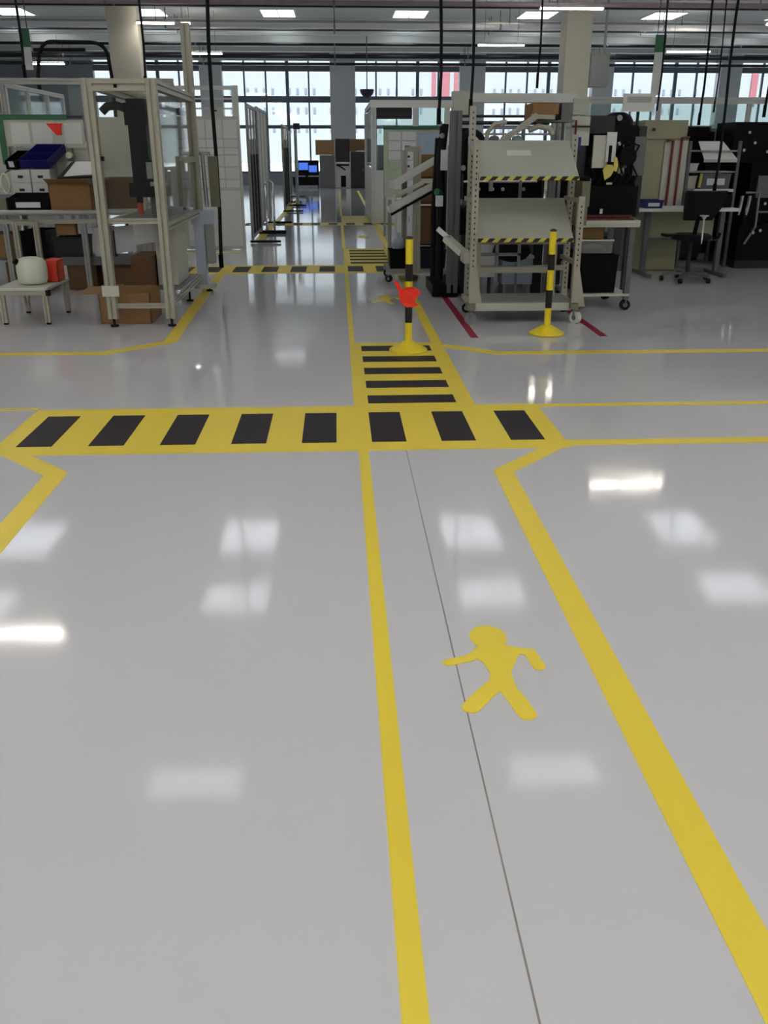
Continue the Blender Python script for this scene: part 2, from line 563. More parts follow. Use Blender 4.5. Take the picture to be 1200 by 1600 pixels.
# warm tube lamps
def tube_lamp(x0, x1, y, label, z=5.0, top=ZC - .075, name='tube_lamp'):
    t = thing(name, label, 'lamp', ((x0 + x1) / 2, y, z), 'warm tube lamps under the roof')
    part('housing', MB().slab([(x0, y - .05, z + .05), (x0, y + .05, z + .05), (x1, y + .05, z + .05), (x1, y - .05, z + .05)][::-1], .05), 'white', t)
    for x in (x0, x1 - .03):
        part('end_cap', B(x, x + .03, y - .045, y + .045, z - .04, z + .049), 'white', t)
    part('tube', MB().cyl((x0 + .03, y, z + .005), (x1 - .03, y, z + .005), .05, 12), 'tube', t)
    for x in (x0 + .25, x1 - .25):
        part('suspension_wire', MB().cyl((x, y, z + .1), (x, y, top), .006, 6), 'beamdark', t)
    return t
tube_lamp(-5.50, -4.41, 28.4, 'lit tube lamp against the right side of the left cream column', 4.93)
tube_lamp(-4.28, -3.97, 28.4, 'short lit tube lamp beside the tall beige cell post', 4.93)
tube_lamp(-5.68, -4.16, 37.5, 'lit tube lamp behind the black hanging hose above the white notice wall', top=ZC - .02)
tube_lamp(-12.7, -11.2, 42.1, 'lit tube lamp beside the green topped hanging sign at the left', top=ZC - .02)
tube_lamp(5.21, 6.88, 25.7, 'lit tube lamp at the top of the right cream column')
tube_lamp(4.87, 6.51, 34.2, 'lit tube lamp over the windows left of the right column')
tube_lamp(12.05, 13.7, 36.0, 'lit tube lamp right of the green topped hanging sign at the right', top=ZC - .02)
tube_lamp(12.3, 13.9, 28.4, 'tube lamp mirrored beside the right yellow line near the stands')
tube_lamp(5.23, 6.83, 17.7, 'tube lamp mirrored in the floor right of the right yellow line')
tube_lamp(-5.75, -4.12, 11.8, 'tube lamp mirrored in the floor at the left edge')
for lx in (-19.2, -12.2, -5.0, .6, 6.2, 13.0, 20.0):
    for ly in (-11.4, -7.6, -3.8, .0, 3.8, 12.4, 20.7):
        if (-6 < lx < 7 and ly > 5) or (abs(lx) > 7 and ly in (-7.6, .0, 12.4)): continue
        lamp = tube_lamp(lx - .82, lx + .82, ly, '', name='added_ceiling_light', top=ZC - .02)      # unseen rows added overhead to brighten the floor
        lamp['kind'] = 'structure'
        for key in ('label', 'category', 'group'):
            del lamp[key]

# ---------------------------------------------------------------- floor paint (children of the floor)
Z1, Z2 = .0015, .0035
PAINT_N = [0]


def lift(z):                                   # each coat lies a hair above the one before
    PAINT_N[0] += 1
    return z + PAINT_N[0] * .000012


def paint(name, poly, mat, z):
    part(name, MB().prism(poly, .0002, lift(z)), mat, floor)


def rect(x0, x1, y0, y1): return [(x0, y0), (x1, y0), (x1, y1), (x0, y1)]


def strip(pts, w):
    L, R = [], []
    for i, p in enumerate(pts):
        p = Vector(p)
        d0 = (p - Vector(pts[i - 1])).normalized() if i else None
        d1 = (Vector(pts[i + 1]) - p).normalized() if i < len(pts) - 1 else None
        d0 = d0 or d1; d1 = d1 or d0
        n0, n1 = Vector((-d0.y, d0.x)), Vector((-d1.y, d1.x))
        n = (n0 + n1).normalized()
        k = w / 2 / max(.35, n.dot(n0))
        L.append(tuple(p + n * k)); R.append(tuple(p - n * k))
    return L, R


def line(name, pts, w, mat='yellow', z=Z1):
    L, R = strip(pts, w)
    mb = MB()
    z = lift(z)
    for i in range(len(pts) - 1):
        mb.prism([R[i], R[i + 1], L[i + 1], L[i]], .0002, z)
    part(name, mb, mat, floor)


line('walkway_line', [(.125, -2), (.125, 4.93)], .056)
line('walkway_line', [(.868, -2), (.868, 4.53), (1.30, 5.02)], .105)
line('walkway_line', [(-1.53, -2), (-1.53, 4.60), (-1.94, 5.03)], .115)
paint('crossing_field', rect(-2.02, 1.335, 4.925, 5.905), 'yellow', Z1)
for i in range(8):
    x = -1.9 + i * .4157
    paint('crossing_stripe', rect(x, x + .205, 5.087, 5.732), 'fblack', Z2)
paint('ladder_field', rect(.085, .912, 5.905, 8.06), 'yellow', Z1)
for i in range(5):
    yc = 6.07 + .4335 * i
    paint('ladder_bar', rect(.185, .79, yc - .105, yc + .105), 'fblack', Z2)
line('lane_line', [(.108, 8.06), (.108, 13.1)], .05)
line('lane_line', [(.868, 8.06), (.868, 13.1)], .095)
paint('crossing_field', rect(-2.2, 1.335, 13.08, 14.05), 'yellow', Z1)
for i in range(9):
    x = -2.32 + i * .4157 - .04
    paint('crossing_stripe', rect(max(x, -2.2), x + .225, 13.25, 13.88), 'fblack', Z2)
paint('ladder_field', rect(.085, .912, 14.05, 16.55), 'yellow', Z1)
for i in range(5):
    yc = 14.33 + .455 * i
    paint('ladder_bar', rect(.185, .79, yc - .11, yc + .11), 'fblack', Z2)
line('lane_line', [(.095, 16.55), (.095, 21.95)], .06)
line('lane_line', [(.89, 16.55), (.89, 21.95)], .10)
paint('crossing_field', rect(-2.2, 1.5, 21.95, 22.85), 'yellow', Z1)
for i in range(9):
    x = -2.3 + i * .4157
    paint('crossing_stripe', rect(max(x, -2.2), x + .21, 22.1, 22.7), 'fblack', Z2)
paint('ladder_field', rect(.085, .912, 22.85, 25.3), 'yellow', Z1)
line('lane_line', [(.09, 25.3), (.09, 42)], .06)
line('lane_line', [(.90, 25.3), (.90, 42)], .10)
line('bay_line', [(-14, 7.72), (-2.02, 7.72), (-1.54, 8.2), (-1.62, 10.8), (-1.66, 13.08)], .12)
line('bay_line', [(-14, 5.95), (-2.02, 5.925)], .05)
line('bay_line', [(-14, 5.03), (-2.02, 5.03)], .10)
line('bay_line', [(.9, 7.93), (1.34, 7.57), (14, 7.57)], .12)
line('bay_line', [(1.335, 5.86), (14, 5.86)], .07)
line('bay_line', [(1.30, 5.02), (14, 5.02)], .105)
line('bay_line', [(-1.54, 17.75), (-1.54, 21.9)], .16)
line('bay_line', [(-3.2, 16.0), (-1.62, 16.0)], .12)
line('bay_line', [(-1.5, 22.9), (-1.45, 34)], .14)
line('red_line', [(1.245, 8.25), (1.25, 11.6)], .072, 'redtape')
line('red_line', [(2.46, 8.27), (2.49, 11.6)], .072, 'redtape')
line('pale_line', [(3.6, 13.62), (14, 13.62)], .07, 'paletape')


def dab(pts, w, z):                             # one painted stroke with round ends
    L, R = strip(pts, w)
    n = 6
    def cap(p, d):
        a = math.atan2(d[1], d[0])
        return [(p[0] + w / 2 * math.cos(a - math.pi / 2 + math.pi * i / n), p[1] + w / 2 * math.sin(a - math.pi / 2 + math.pi * i / n)) for i in range(1, n)]
    e = Vector(pts[-1]) - Vector(pts[-2]); s = Vector(pts[0]) - Vector(pts[1])
    return R + cap(pts[-1], e) + L[::-1] + cap(pts[0], s)


def walker(ox, oy, k=1.0):
    T = lambda pts: [(ox + (x - .5) * k, oy + (y - 2.5) * k) for x, y in pts]
    mb = MB()
    h = [(.505 + .066 * math.cos(2 * math.pi * i / 18), 2.765 + .082 * math.sin(2 * math.pi * i / 18)) for i in range(18)]
    for poly in (T(h),
                 T([(.452, 2.70), (.49, 2.71), (.565, 2.705), (.60, 2.66), (.575, 2.60), (.545, 2.53), (.545, 2.45), (.46, 2.45), (.475, 2.53), (.46, 2.6), (.43, 2.64)]),
                 T(dab([(.46, 2.665), (.42, 2.625), (.345, 2.60)], .04, 0)),
                 T(dab([(.56, 2.675), (.632, 2.655), (.645, 2.56)], .045, 0)),
                 T(dab([(.497, 2.475), (.44, 2.41), (.385, 2.335)], .06, 0)),
                 T(dab([(.505, 2.475), (.535, 2.37), (.552, 2.29)], .06, 0))):
        mb.prism(poly, .0003, lift(Z1))
    part('walking_figure_sign', mb, 'yellow', floor, 'yellow painted walking figure on the walkway')
walker(.5, 2.5)
walker(.53, 10.55, 1.15)
walker(.50, 18.8, 1.15)

# ================================================================== STANCHIONS
def stanchion(x, y, label):
    t = thing('barrier_post', label, 'barrier post', (x, y, 0), 'striped barrier posts')
    part('base', MB().lathe((x, y, .0046), [(.165, 0), (.165, .012), (.15, .022), (.06, .072), (.036, .085)], 28), 'postyel', t)
    zs = [.085, .245, .41, .59, .73, .93]
    for i in range(5):
        part('band', MB().cyl((x, y, zs[i]), (x, y, zs[i + 1]), .031, 18), 'postyel' if i % 2 == 0 else 'postblk', t)
    part('cap', MB().lathe((x, y, .93), [(.031, 0), (.031, .012), (.018, .022)], 18), 'postblk', t)
    return t
stanchion(.588, 7.70, 'black and yellow post with a red scribble on it')
stanchion(1.95, 8.40, 'black and yellow post standing before the grey flow rack')
red = [(-.115, .60), (-.085, .575), (-.06, .53), (-.03, .545), (.03, .55), (.085, .52), (.093, .485), (.055, .455), (.048, .42), (.085, .40), (.05, .385), (-.02, .38), (-.065, .41), (-.085, .46), (-.095, .53), (-.13, .585)]
mb = MB()
k = len(red)
vsr = [(.588 + x, 7.66 - .006 - .014 * math.cos(x * 16), z) for x, z in red]
mb.add(vsr + [(a, b + .004, c) for a, b, c in vsr], [tuple(range(k)), tuple(range(k, 2 * k))[::-1]] + [(i, (i + 1) % k, k + (i + 1) % k, k + i) for i in range(k)])
t = thing('red_scribble', 'bright red scribble built as a sheet on the front barrier post', 'sheet', (.588, 7.66, .38))  # red scribble over the post, modelled as a hung sheet
part('sheet', mb, 'tagred', t)
part('tie', MB().tube([(.588 + .036 * math.cos(a * .5236), 7.70 + .036 * math.sin(a * .5236), .53) for a in range(13)], .004, 6), 'tagred', t)

# ================================================================== LEFT: machine cell
cell = thing('machine_cell', 'tall beige aluminium guard frame around a black machine, at the left', 'machine', (-1.93, 10.2, 0))
pw = .088
for x, y, z0, z1 in ((-2.215, 9.0, .08, 2.21), (-1.655, 9.0, .08, 2.21), (-2.30, 11.35, .08, 2.21)):
    part('post', MB().prof((x, y, z0), (x, y, z1), pw), 'alu', cell)
    level_foot(cell, x, y, z0)
part('tall_post', MB().prof((-1.665, 11.38, .95), (-1.665, 11.38, 2.93), .10), 'alu', cell)
for a, b, w in (((-2.17, 9.0, 2.155), (-1.70, 9.0, 2.155), .10), ((-2.215, 9.05, 2.165), (-2.30, 11.3, 2.165), .08), ((-1.655, 9.05, 2.165), (-1.665, 11.32, 2.165), .08),
                ((-2.25, 11.35, 2.165), (-1.72, 11.38, 2.165), .08), ((-2.17, 9.0, .20), (-1.70, 9.0, .20), .045), ((-1.655, 9.05, .20), (-1.665, 11.2, .20), .045),
                ((-2.215, 9.05, .20), (-2.30, 11.3, .20), .045), ((-2.17, 9.02, .99), (-1.70, 9.02, .99), .05), ((-1.655, 9.05, .93), (-1.665, 11.32, .93), .07), ((-1.655, 10.3, 1.52), (-1.665, 11.32, 1.52), .06),
                ((-2.215, 9.05, .96), (-2.29, 11.3, .96), .05)):
    part('rail', MB().prof(a, b, w), 'alu', cell)
part('guard_panel', B(-2.168, -1.702, 8.997, 9.003, 1.02, 2.10), 'cglass', cell, 'clear front panel')
part('guard_panel', MB().slab([(-1.655, 9.05, .97), (-1.665, 11.32, .97), (-1.665, 11.32, 2.12), (-1.655, 9.05, 2.12)], .006), 'cglass', cell, 'clear side panel')
part('deck', B(-2.17, -1.70, 9.06, 11.3, .966, .99), 'mgrey', cell)
part('machine_column', B(-2.13, -1.95, 10.1, 10.35, 1.30, 2.10).box(-2.15, -1.93, 10.05, 10.4, 1.85, 2.06), 'black', cell, 'black upright machine head')
part('spindle_block', B(-2.16, -1.80, 10.0, 10.4, 1.16, 1.30).box(-1.94, -1.82, 10.05, 10.3, 1.30, 1.52), 'blackm', cell)
part('spindle', MB().cyl((-2.08, 10.1, 1.10), (-2.08, 10.1, 1.16), .035, 12), 'black', cell)
part('spindle_tip', MB().cyl((-2.08, 10.1, .992), (-2.08, 10.1, 1.10), .03, 12), 'red', cell, 'red tip of the machine head')
boxes('slide_rail', [(-1.93, -1.90, 10.15, 10.2, 1.52, 2.1), (-1.86, -1.84, 10.2, 10.22, 1.52, 2.1)], 'galv', cell)
boxes('fixture', [(-1.97, -1.90, 10.1, 10.2, .992, 1.16), (-1.88, -1.76, 9.8, 10.1, .992, 1.04)], 'mgrey', cell)
boxes('label_plate', [(-1.96, -1.90, 9.985, 9.99, 1.34, 1.5), (-1.93, -1.74, 9.96, 9.99, 1.27, 1.31)], 'alug', cell)
part('hose', MB().tube([(-2.40, 10.2, 1.98), (-2.34, 10.2, 2.03), (-2.24, 10.2, 2.04), (-2.13, 10.2, 2.0), (-2.06, 10.2, 1.9), (-2.04, 10.2, 1.8)], .042, 10), 'rubber', cell)
part('side_hose', MB().tube([(-1.92, 10.5, 2.0), (-1.80, 10.9, 2.02), (-1.70, 11.1, 2.0)], .035, 8), 'rubber', cell)
boxes('latch', [(-2.16, -2.14, 8.95, 9.0, 1.52, 1.56), (-1.98, -1.95, 8.945, 8.95, 2.13, 2.16)], 'black', cell)
part('sheet_metal_cabinet', B(-1.98, -1.76, 10.2, 10.9, .24, .93), 'offw', cell)
part('base_tray', B(-2.20, -1.70, 9.9, 11.2, .225, .235), 'galv', cell)
part('cardboard_insert', B(-2.22, -2.0, 10.0, 10.6, .24, .56), 'cardd', cell)
part('paper_pack', MB().slab([(-2.20, 10.2, .66), (-1.93, 10.2, .70), (-1.93, 10.2, .92), (-2.20, 10.2, .90)], .05), 'paper', cell)
part('bracket', B(-2.285, -2.125, 8.93, 8.945, .30, .40), 'offw', cell)
part('control_housing', B(-1.74, -1.50, 11.25, 11.5, .80, .95), 'blueframe', cell, 'pale blue metal housing')
part('housing_leg', B(-1.72, -1.60, 11.27, 11.42, .10, .799), 'blueframe', cell, 'pale blue metal leg')
part('housing_side', B(-1.585, -1.50, 11.3, 11.45, .34, .799), 'alug', cell)
part('housing_base', B(-1.76, -1.52, 11.25, 11.5, .05, .099), 'offw', cell)
level_foot(cell, -1.60, 11.40, .05)
level_foot(cell, -1.72, 10.60, .18)
part('air_cylinder', MB().cyl((-1.575, 11.5, .98), (-1.59, 11.5, 1.56), .025, 12).box(-1.64, -1.50, 11.48, 11.52, 1.56, 1.60), 'chrome', cell)
part('valve_plate', B(-1.53, -1.42, 11.52, 11.54, .98, 1.55), 'olive', cell)
part('hose_fitting', MB().cyl((-1.64, 11.47, 1.56), (-1.64, 11.47, 1.62), .022, 10), 'black', cell)

cardboard('cardboard_box', 'open cardboard box on the floor under the beige guard frame', -2.38, -1.88, 9.15, 9.70, .003, .30, 'card', 'lb', spread=1.0)
cardboard('cardboard_box', 'cardboard box lying open behind the left guard post on the floor', -2.62, -2.45, 10.1, 10.6, .003, .20, 'card', 'fl', spread=1.1)

# ================================================================== LEFT: stool with jug and red box
st = thing('work_stool', 'low grey step table with a milky jug and a red box on it', 'table', (-3.11, 9.5, 0))
part('tabletop', B(-3.36, -2.86, 9.12, 9.90, .335, .36), 'offw', st)
boxes('apron', [(-3.34, -2.88, 9.13, 9.16, .29, .334), (-3.34, -2.88, 9.86, 9.89, .29, .334)], 'alu', st)
for x in (-3.32, -2.90):
    for y in (9.16, 9.86):
        l = part('leg', MB().prof((x, y, .02), (x, y, .334), .05), 'alu', st)
        part('foot', MB().cyl((x, y, .002), (x, y, .02), .024, 12), 'rubber', l)
for x in (-3.36, -2.86):
    part('corner_cap', B(x - .02, x + .02, 9.11, 9.15, .285, .34), 'rubber', st)
jug = thing('jug', 'milky white plastic jug on the low step table', 'jug', (-3.08, 9.42, .36))
part('jug_body', MB().lathe((-3.08, 9.42, .361), [(.09, 0), (.128, .012), (.145, .05), (.15, .14), (.145, .205), (.12, .245), (.07, .262)], 28), 'jug', jug)
part('spout_cap', MB().cyl((-3.18, 9.35, .575), (-3.215, 9.33, .60), .03, 12), 'black', jug, 'black cap')
rb = thing('red_box', 'small red plastic box behind the milky jug', 'box', (-2.90, 9.7, .36))
part('box_body', MB().tray(-2.985, -2.865, 9.55, 9.78, .361, .555, .005), 'red', rb)
part('lid', B(-2.99, -2.86, 9.545, 9.785, .556, .575), 'red', rb)

# ================================================================== LEFT: assembly bench
bn = thing('assembly_bench', 'long grey bench with beige tube legs behind the low step table', 'table', (-3.9, 11.8, 0))
part('worktop', B(-5.6, -2.35, 11.40, 12.42, .90, .945).box(-2.35, -1.98, 11.72, 12.42, .90, .945), 'offw', bn)
part('front_rail', MB().cyl((-5.6, 11.36, .93), (-2.36, 11.36, .93), .032, 10), 'alug', bn)
part('under_rail', B(-5.6, -2.36, 11.41, 11.45, .80, .85), 'alu', bn)
for x in (-5.3, -3.98, -3.06, -2.42):
    for y in (11.46, 12.2):
        part('leg', MB().prof((x, y, .012), (x, y, .899), .06), 'alug', bn)
        level_foot(bn, x, y, .02)
for a, b in (((-3.83, 11.35, .0), (-3.83, 11.35, .83)), ((-3.59, 11.35, .0), (-3.59, 11.35, .83))):
    part('shelf_upright', MB().prof(a, b, .06), 'alu', bn)
part('crossbar', MB().prof((-3.80, 11.35, .81), (-3.62, 11.35, .81), .045), 'alu', bn)
part('lower_shelf', B(-5.5, -2.46, 11.58, 12.15, .36, .38).box(-3.4, -2.46, 11.56, 11.58, .30, .40), 'mgrey', bn)
for x in (-4.09, -3.10, -5.2):
    part('upright', MB().prof((x, 12.36, .946), (x, 12.36, 2.38), .06), 'alug', bn)
part('top_beam', MB().prof((-5.3, 12.36, 2.40), (-2.0, 12.36, 2.40), .07), 'alug', bn)
part('header_panel', B(-3.30, -3.13, 12.36, 12.37, 2.0, 2.36), 'tglass', bn)
part('shelf_rail', MB().prof((-4.06, 12.3, 1.63), (-3.13, 12.3, 1.63), .03), 'alug', bn)
part('back_panel', B(-4.05, -3.13, 12.33, 12.335, 1.05, 1.60), 'offw', bn)
part('back_panel', B(-3.06, -2.02, 12.33, 12.335, 1.38, 2.0), 'offw', bn)
part('upright', MB().prof((-2.02, 12.36, .946), (-2.02, 12.36, 2.38), .05), 'alug', bn)

ib = thing('information_board', 'white board with green header and a red sticker above the bench', 'board', (-3.62, 12.28, 1.66))
part('board', B(-4.12, -3.13, 12.26, 12.275, 1.66, 1.965), 'offw', ib)
part('header', B(-4.16, -3.32, 12.245, 12.26, 1.965, 2.025), 'green', ib)
part('header_strip', B(-3.32, -3.13, 12.25, 12.26, 1.985, 2.012), 'dnavy', ib)
part('side_strip', B(-4.17, -4.10, 12.245, 12.258, 1.45, 1.965), 'green', ib)
part('scribble', MB().slab([(-3.585, 12.25, 1.925), (-3.47, 12.25, 1.79), (-3.40, 12.25, 1.795), (-3.405, 12.25, 1.85), (-3.385, 12.25, 1.925)], .004), 'tagred', ib, 'red sticker')  # red scribble over the board, modelled as a flat patch
for x0, x1 in ((-4.02, -3.80), (-3.76, -3.52), (-3.37, -3.16)):
    part('notice', B(x0, x1, 12.252, 12.258, 1.69, 1.93), 'white', ib)

# bins and boxes on the bench
def drawer_unit(label, x0, x1, y0, y1, z0, z1, n):
    r = thing('drawer_unit', label, 'drawers', ((x0 + x1) / 2, y0, z0), 'white drawer units on the bench')
    part('carcass', B(x0, x1, y0 + .012, y1, z0, z1), 'offw', r)
    h = (z1 - z0) / n
    for i in range(n):
        d = part('drawer', B(x0 + .006, x1 - .006, y0, y0 + .011, z0 + i * h + .006, z0 + (i + 1) * h - .006), 'white', r)
        xm = (x0 + x1) / 2
        part('pull', B(xm - .03, xm + .03, y0 - .01, y0 - .001, z0 + i * h + h * .35, z0 + i * h + h * .55), 'dgrey', d)
drawer_unit('white drawer unit under the black bin, nearest the photo edge', -3.97, -3.74, 11.86, 12.2, .946, 1.40, 3)
drawer_unit('white drawer unit under the blue bin', -3.73, -3.50, 11.86, 12.2, .946, 1.40, 3)
def tilted_bin(name, label, x0, x1, y, z0, z1, dx, mat, tagm):
    r = thing(name, label, 'bin', ((x0 + x1) / 2, y, z0))
    d = .34
    mb = MB()
    fl_ = [(x0, y, z0), (x1, y, z0), (x1 + dx, y + d, z1), (x0 + dx, y + d, z1)]
    n = Vector((0, -(z1 - z0), d)).normalized() * .10
    mb.slab(fl_, .006)
    up = [(p[0] + n.x, p[1] + n.y, p[2] + n.z) for p in fl_]
    for i in range(4):
        j = (i + 1) % 4
        mb.slab([fl_[i], fl_[j], up[j], up[i]], .006)
    part('bin_body', mb, mat, r)
    cx = (x0 + x1) / 2; w = (x1 - x0) * .22
    part('card_label', MB().slab([(cx - w, y - .008, z0 + .02), (cx + w, y - .008, z0 + .02), (cx + w, y - .04, z0 + .085), (cx - w, y - .04, z0 + .085)], .003), 'paper', r)
    part('divider', MB().slab([((fl_[0][0] + fl_[3][0]) / 2, y + d / 2, (z0 + z1) / 2 + .002), ((fl_[1][0] + fl_[2][0]) / 2, y + d / 2, (z0 + z1) / 2 + .002), ((fl_[1][0] + fl_[2][0]) / 2, y + d / 2 - .04, (z0 + z1) / 2 + .08), ((fl_[0][0] + fl_[3][0]) / 2, y + d / 2 - .04, (z0 + z1) / 2 + .08)], .004), mat, r)
    part('support', B(x0 + .02 + dx * .5, x1 - .02 + dx * .5, y + .20, y + .22, 1.402, z0 + (z1 - z0) * .55), 'alug', r)
tilted_bin('parts_bin', 'navy blue tilted bin on top of the white drawers', -3.84, -3.50, 11.86, 1.415, 1.60, .14, 'navy', 'paper')
tilted_bin('parts_bin', 'black tilted bin with white card left of the navy bin', -4.0, -3.86, 11.84, 1.405, 1.52, .06, 'black', 'paper')
parts_bin('flat black bin with white card on the bench top beside the open carton', -3.92, -3.44, 11.46, 11.80, .946, 1.13, 'black', 'paper', front=.75)
cardboard('cardboard_box', 'open brown carton on the bench beside the guard frame', -3.42, -2.93, 11.46, 11.84, .946, 1.24, 'card', 'fr')
t = thing('paper_stack', 'stack of white sheets leaning on a rack above the open carton', 'paper', (-3.1, 11.9, 1.27))
part('rack_plate', MB().slab([(-3.42, 11.86, 1.30), (-2.92, 11.86, 1.33), (-2.92, 12.14, 1.48), (-3.30, 12.14, 1.48)], .025), 'dgrey', t)
part('sheet', MB().slab([(-3.34, 11.88, 1.322), (-2.95, 11.88, 1.345), (-2.95, 12.12, 1.487), (-3.24, 12.12, 1.487)], .012), 'paper', t)
boxes('stand_leg', [(-3.3, -3.28, 12.0, 12.02, .946, 1.36), (-2.97, -2.95, 12.0, 12.02, .946, 1.37)], 'dgrey', t)
t = thing('tape_holder', 'pale fixture with round dispensers between navy bin and paper stack', 'fixture', (-3.4, 12.1, .946))
part('stand', B(-3.355, -3.295, 12.22, 12.29, .946, 1.64), 'olive', t)
for i, z in enumerate((1.36, 1.45, 1.56)):
    part('roll', MB().cyl((-3.325, 12.219, z), (-3.325, 12.16, z), .04, 14), 'jug', t)
t = thing('cable_coil', 'white cable coil hanging at the left end of the bench', 'coil', (-4.02, 11.8, 1.1))
part('coil', MB().tube([(-4.03 + .05 * math.cos(a), 11.8 + .01 * a / 6, 1.24 + .11 * math.sin(a)) for a in [i * math.pi / 8 for i in range(33)]], .014, 6), 'jug', t)
part('hook', MB().tube([(-4.03, 11.84, 1.36), (-4.03, 12.1, 1.40), (-4.03, 12.33, 1.40)], .008, 6), 'galv', t)
solo('carton', B(-4.14, -3.94, 11.48, 11.8, .946, 1.09), 'olive', 'pale flat carton on the bench at the left photo edge', 'box')

cardboard('cardboard_box', 'carton on the bench seen through the guard frame beside the machine head', -2.86, -2.44, 11.9, 12.25, .946, 1.30, 'cardd', 'c')
# under the bench
parts_bin('black bin under the bench between two beige uprights', -3.88, -3.58, 11.62, 12.1, .381, .70, 'black')
cardboard('cardboard_box', 'brown carton on the shelf under the bench at the photo edge', -4.35, -3.95, 11.62, 12.1, .381, .66, 'card', 'c')
parts_bin('dark grey bin on the lower bench shelf beside the hanging carton', -3.50, -3.14, 11.62, 12.1, .381, .62, 'dgrey')
cardboard('cardboard_box', 'small tan carton hung just under the bench top', -3.40, -3.16, 11.47, 11.56, .66, .799, 'card', 'c')
t = thing('white_binder', 'white folder standing on the bench shelf behind the right leg', 'folder', (-2.95, 11.9, .381))
part('cover', B(-3.0, -2.8, 11.62, 11.92, .381, .74), 'paper', t)
part('spine', B(-3.005, -2.795, 11.61, 11.618, .50, .72), 'white', t)
t = thing('white_binder', 'white folder leaning behind the left guard post', 'folder', (-2.6, 11.9, .381))
part('cover', MB().slab([(-2.76, 11.7, .42), (-2.50, 11.7, .46), (-2.50, 11.7, .76), (-2.76, 11.7, .74)], .06), 'paper', t)
part('spine', B(-2.78, -2.76, 11.7, 11.76, .381, .7), 'dgrey', t)
cardboard('cardboard_box', 'brown carton on the floor under the bench behind the red box', -3.36, -3.0, 11.60, 12.1, .003, .29, 'cardd', 'c')
cardboard('cardboard_box', 'dark carton on the floor under the bench behind the jug', -4.1, -3.62, 11.60, 12.1, .003, .33, 'cardd', 'c')
cardboard('cardboard_box', 'tall brown carton standing under the guard frame machine deck', -2.95, -2.48, 11.62, 12.1, .003, .30, 'cardd', 'c')

# glass partition behind the bench
gp = thing('glass_partition', 'teal glass partition with white posts running away behind the bench', 'partition', (-4.7, 15.9, 0))
ys = [14.3, 15.3, 16.3, 17.2]
for y in ys:
    part('post', MB().prof((-4.7, y, .0), (-4.7, y, 2.5), .06), 'white', gp)
for i in range(3):
    part('pane', B(-4.703, -4.697, ys[i] + .04, ys[i + 1] - .04, 1.0, 2.44), 'tglass', gp)
    part('lower_panel', B(-4.71, -4.69, ys[i] + .04, ys[i + 1] - .04, .06, .98), 'offw', gp)
part('top_rail', MB().prof((-4.7, 14.27, 2.48), (-4.7, 17.23, 2.48), .06), 'white', gp)
# more machines in the hall behind the left bench
def bench_far(label, x0, x1, y, z, mat='offw', back=1.9, group='workbenches further back'):
    t = thing('workbench', label, 'table', ((x0 + x1) / 2, y, 0), group)
    part('worktop', B(x0, x1, y, y + .8, z - .04, z), mat, t)
    for x in (x0 + .05, x1 - .05):
        for yy in (y + .06, y + .74):
            part('leg', B(x - .03, x + .03, yy - .03, yy + .03, .002, z - .041), 'alug', t)
    part('back_panel', B(x0 + .1, x1 - .1, y + .72, y + .75, z + .001, back), 'offw', t)
    part('top_rail', MB().prof((x0, y + .73, back + .25), (x1, y + .73, back + .25), .05), 'alug', t)
    for x in (x0 + .03, x1 - .03):
        part('upright', B(x - .02, x + .02, y + .71, y + .75, z + .001, back + .22), 'alug', t)
    return t
bench_far('pale workbench with white back panel seen through the guard frame', -4.4, -2.9, 15.0, .9, back=1.75)
bench_far('pale workbench behind the teal glass partition', -8.2, -5.4, 18.0, .9, back=2.0)
bench_far('workbench under the dark far wall at the left edge', -14.0, -9.0, 34.0, .9, back=2.0)

# ================================================================== notice wall and aisle screens on the left
nw = thing('notice_wall', 'white partition pinned with sheets left of the aisle', 'partition', (-2.1, 16.5, 0))
part('board', B(-2.75, -1.64, 16.50, 16.54, .01, 2.15), 'offw', nw)
part('post', MB().prof((-1.68, 16.56, .0), (-1.68, 16.56, 2.62), .10), 'white', nw)
part('post', MB().prof((-2.80, 16.56, .0), (-2.80, 16.56, 2.62), .08), 'white', nw)
for z in (2.585, 2.42, 2.27):
    part('top_bar', MB().prof((-2.76, 16.56, z), (-1.73, 16.56, z), .06 if z > 2.5 else .025), 'white', nw)
part('name_plate', B(-2.12, -1.88, 16.53, 16.545, 2.17, 2.29), 'offw', nw)
part('plate_mark', B(-2.09, -1.99, 16.525, 16.529, 2.225, 2.25), 'dgrey', nw)
rows = [2.11, 1.80, 1.66, 1.55, 1.36, 1.16, 1.02]
for i in range(6):
    for x0, x1 in ((-2.70, -2.21), (-2.19, -1.92), (-1.90, -1.67)):
        part('sheet', B(x0, x1, 16.49, 16.499, rows[i + 1] + .012, rows[i] - .012), 'paper' if (i + int(x0 * 10)) % 3 else 'white', nw)
for x0, x1 in ((-2.60, -2.08), (-2.06, -1.67)):
    part('lower_panel', B(x0, x1, 16.485, 16.499, .06, .98), 'white', nw)

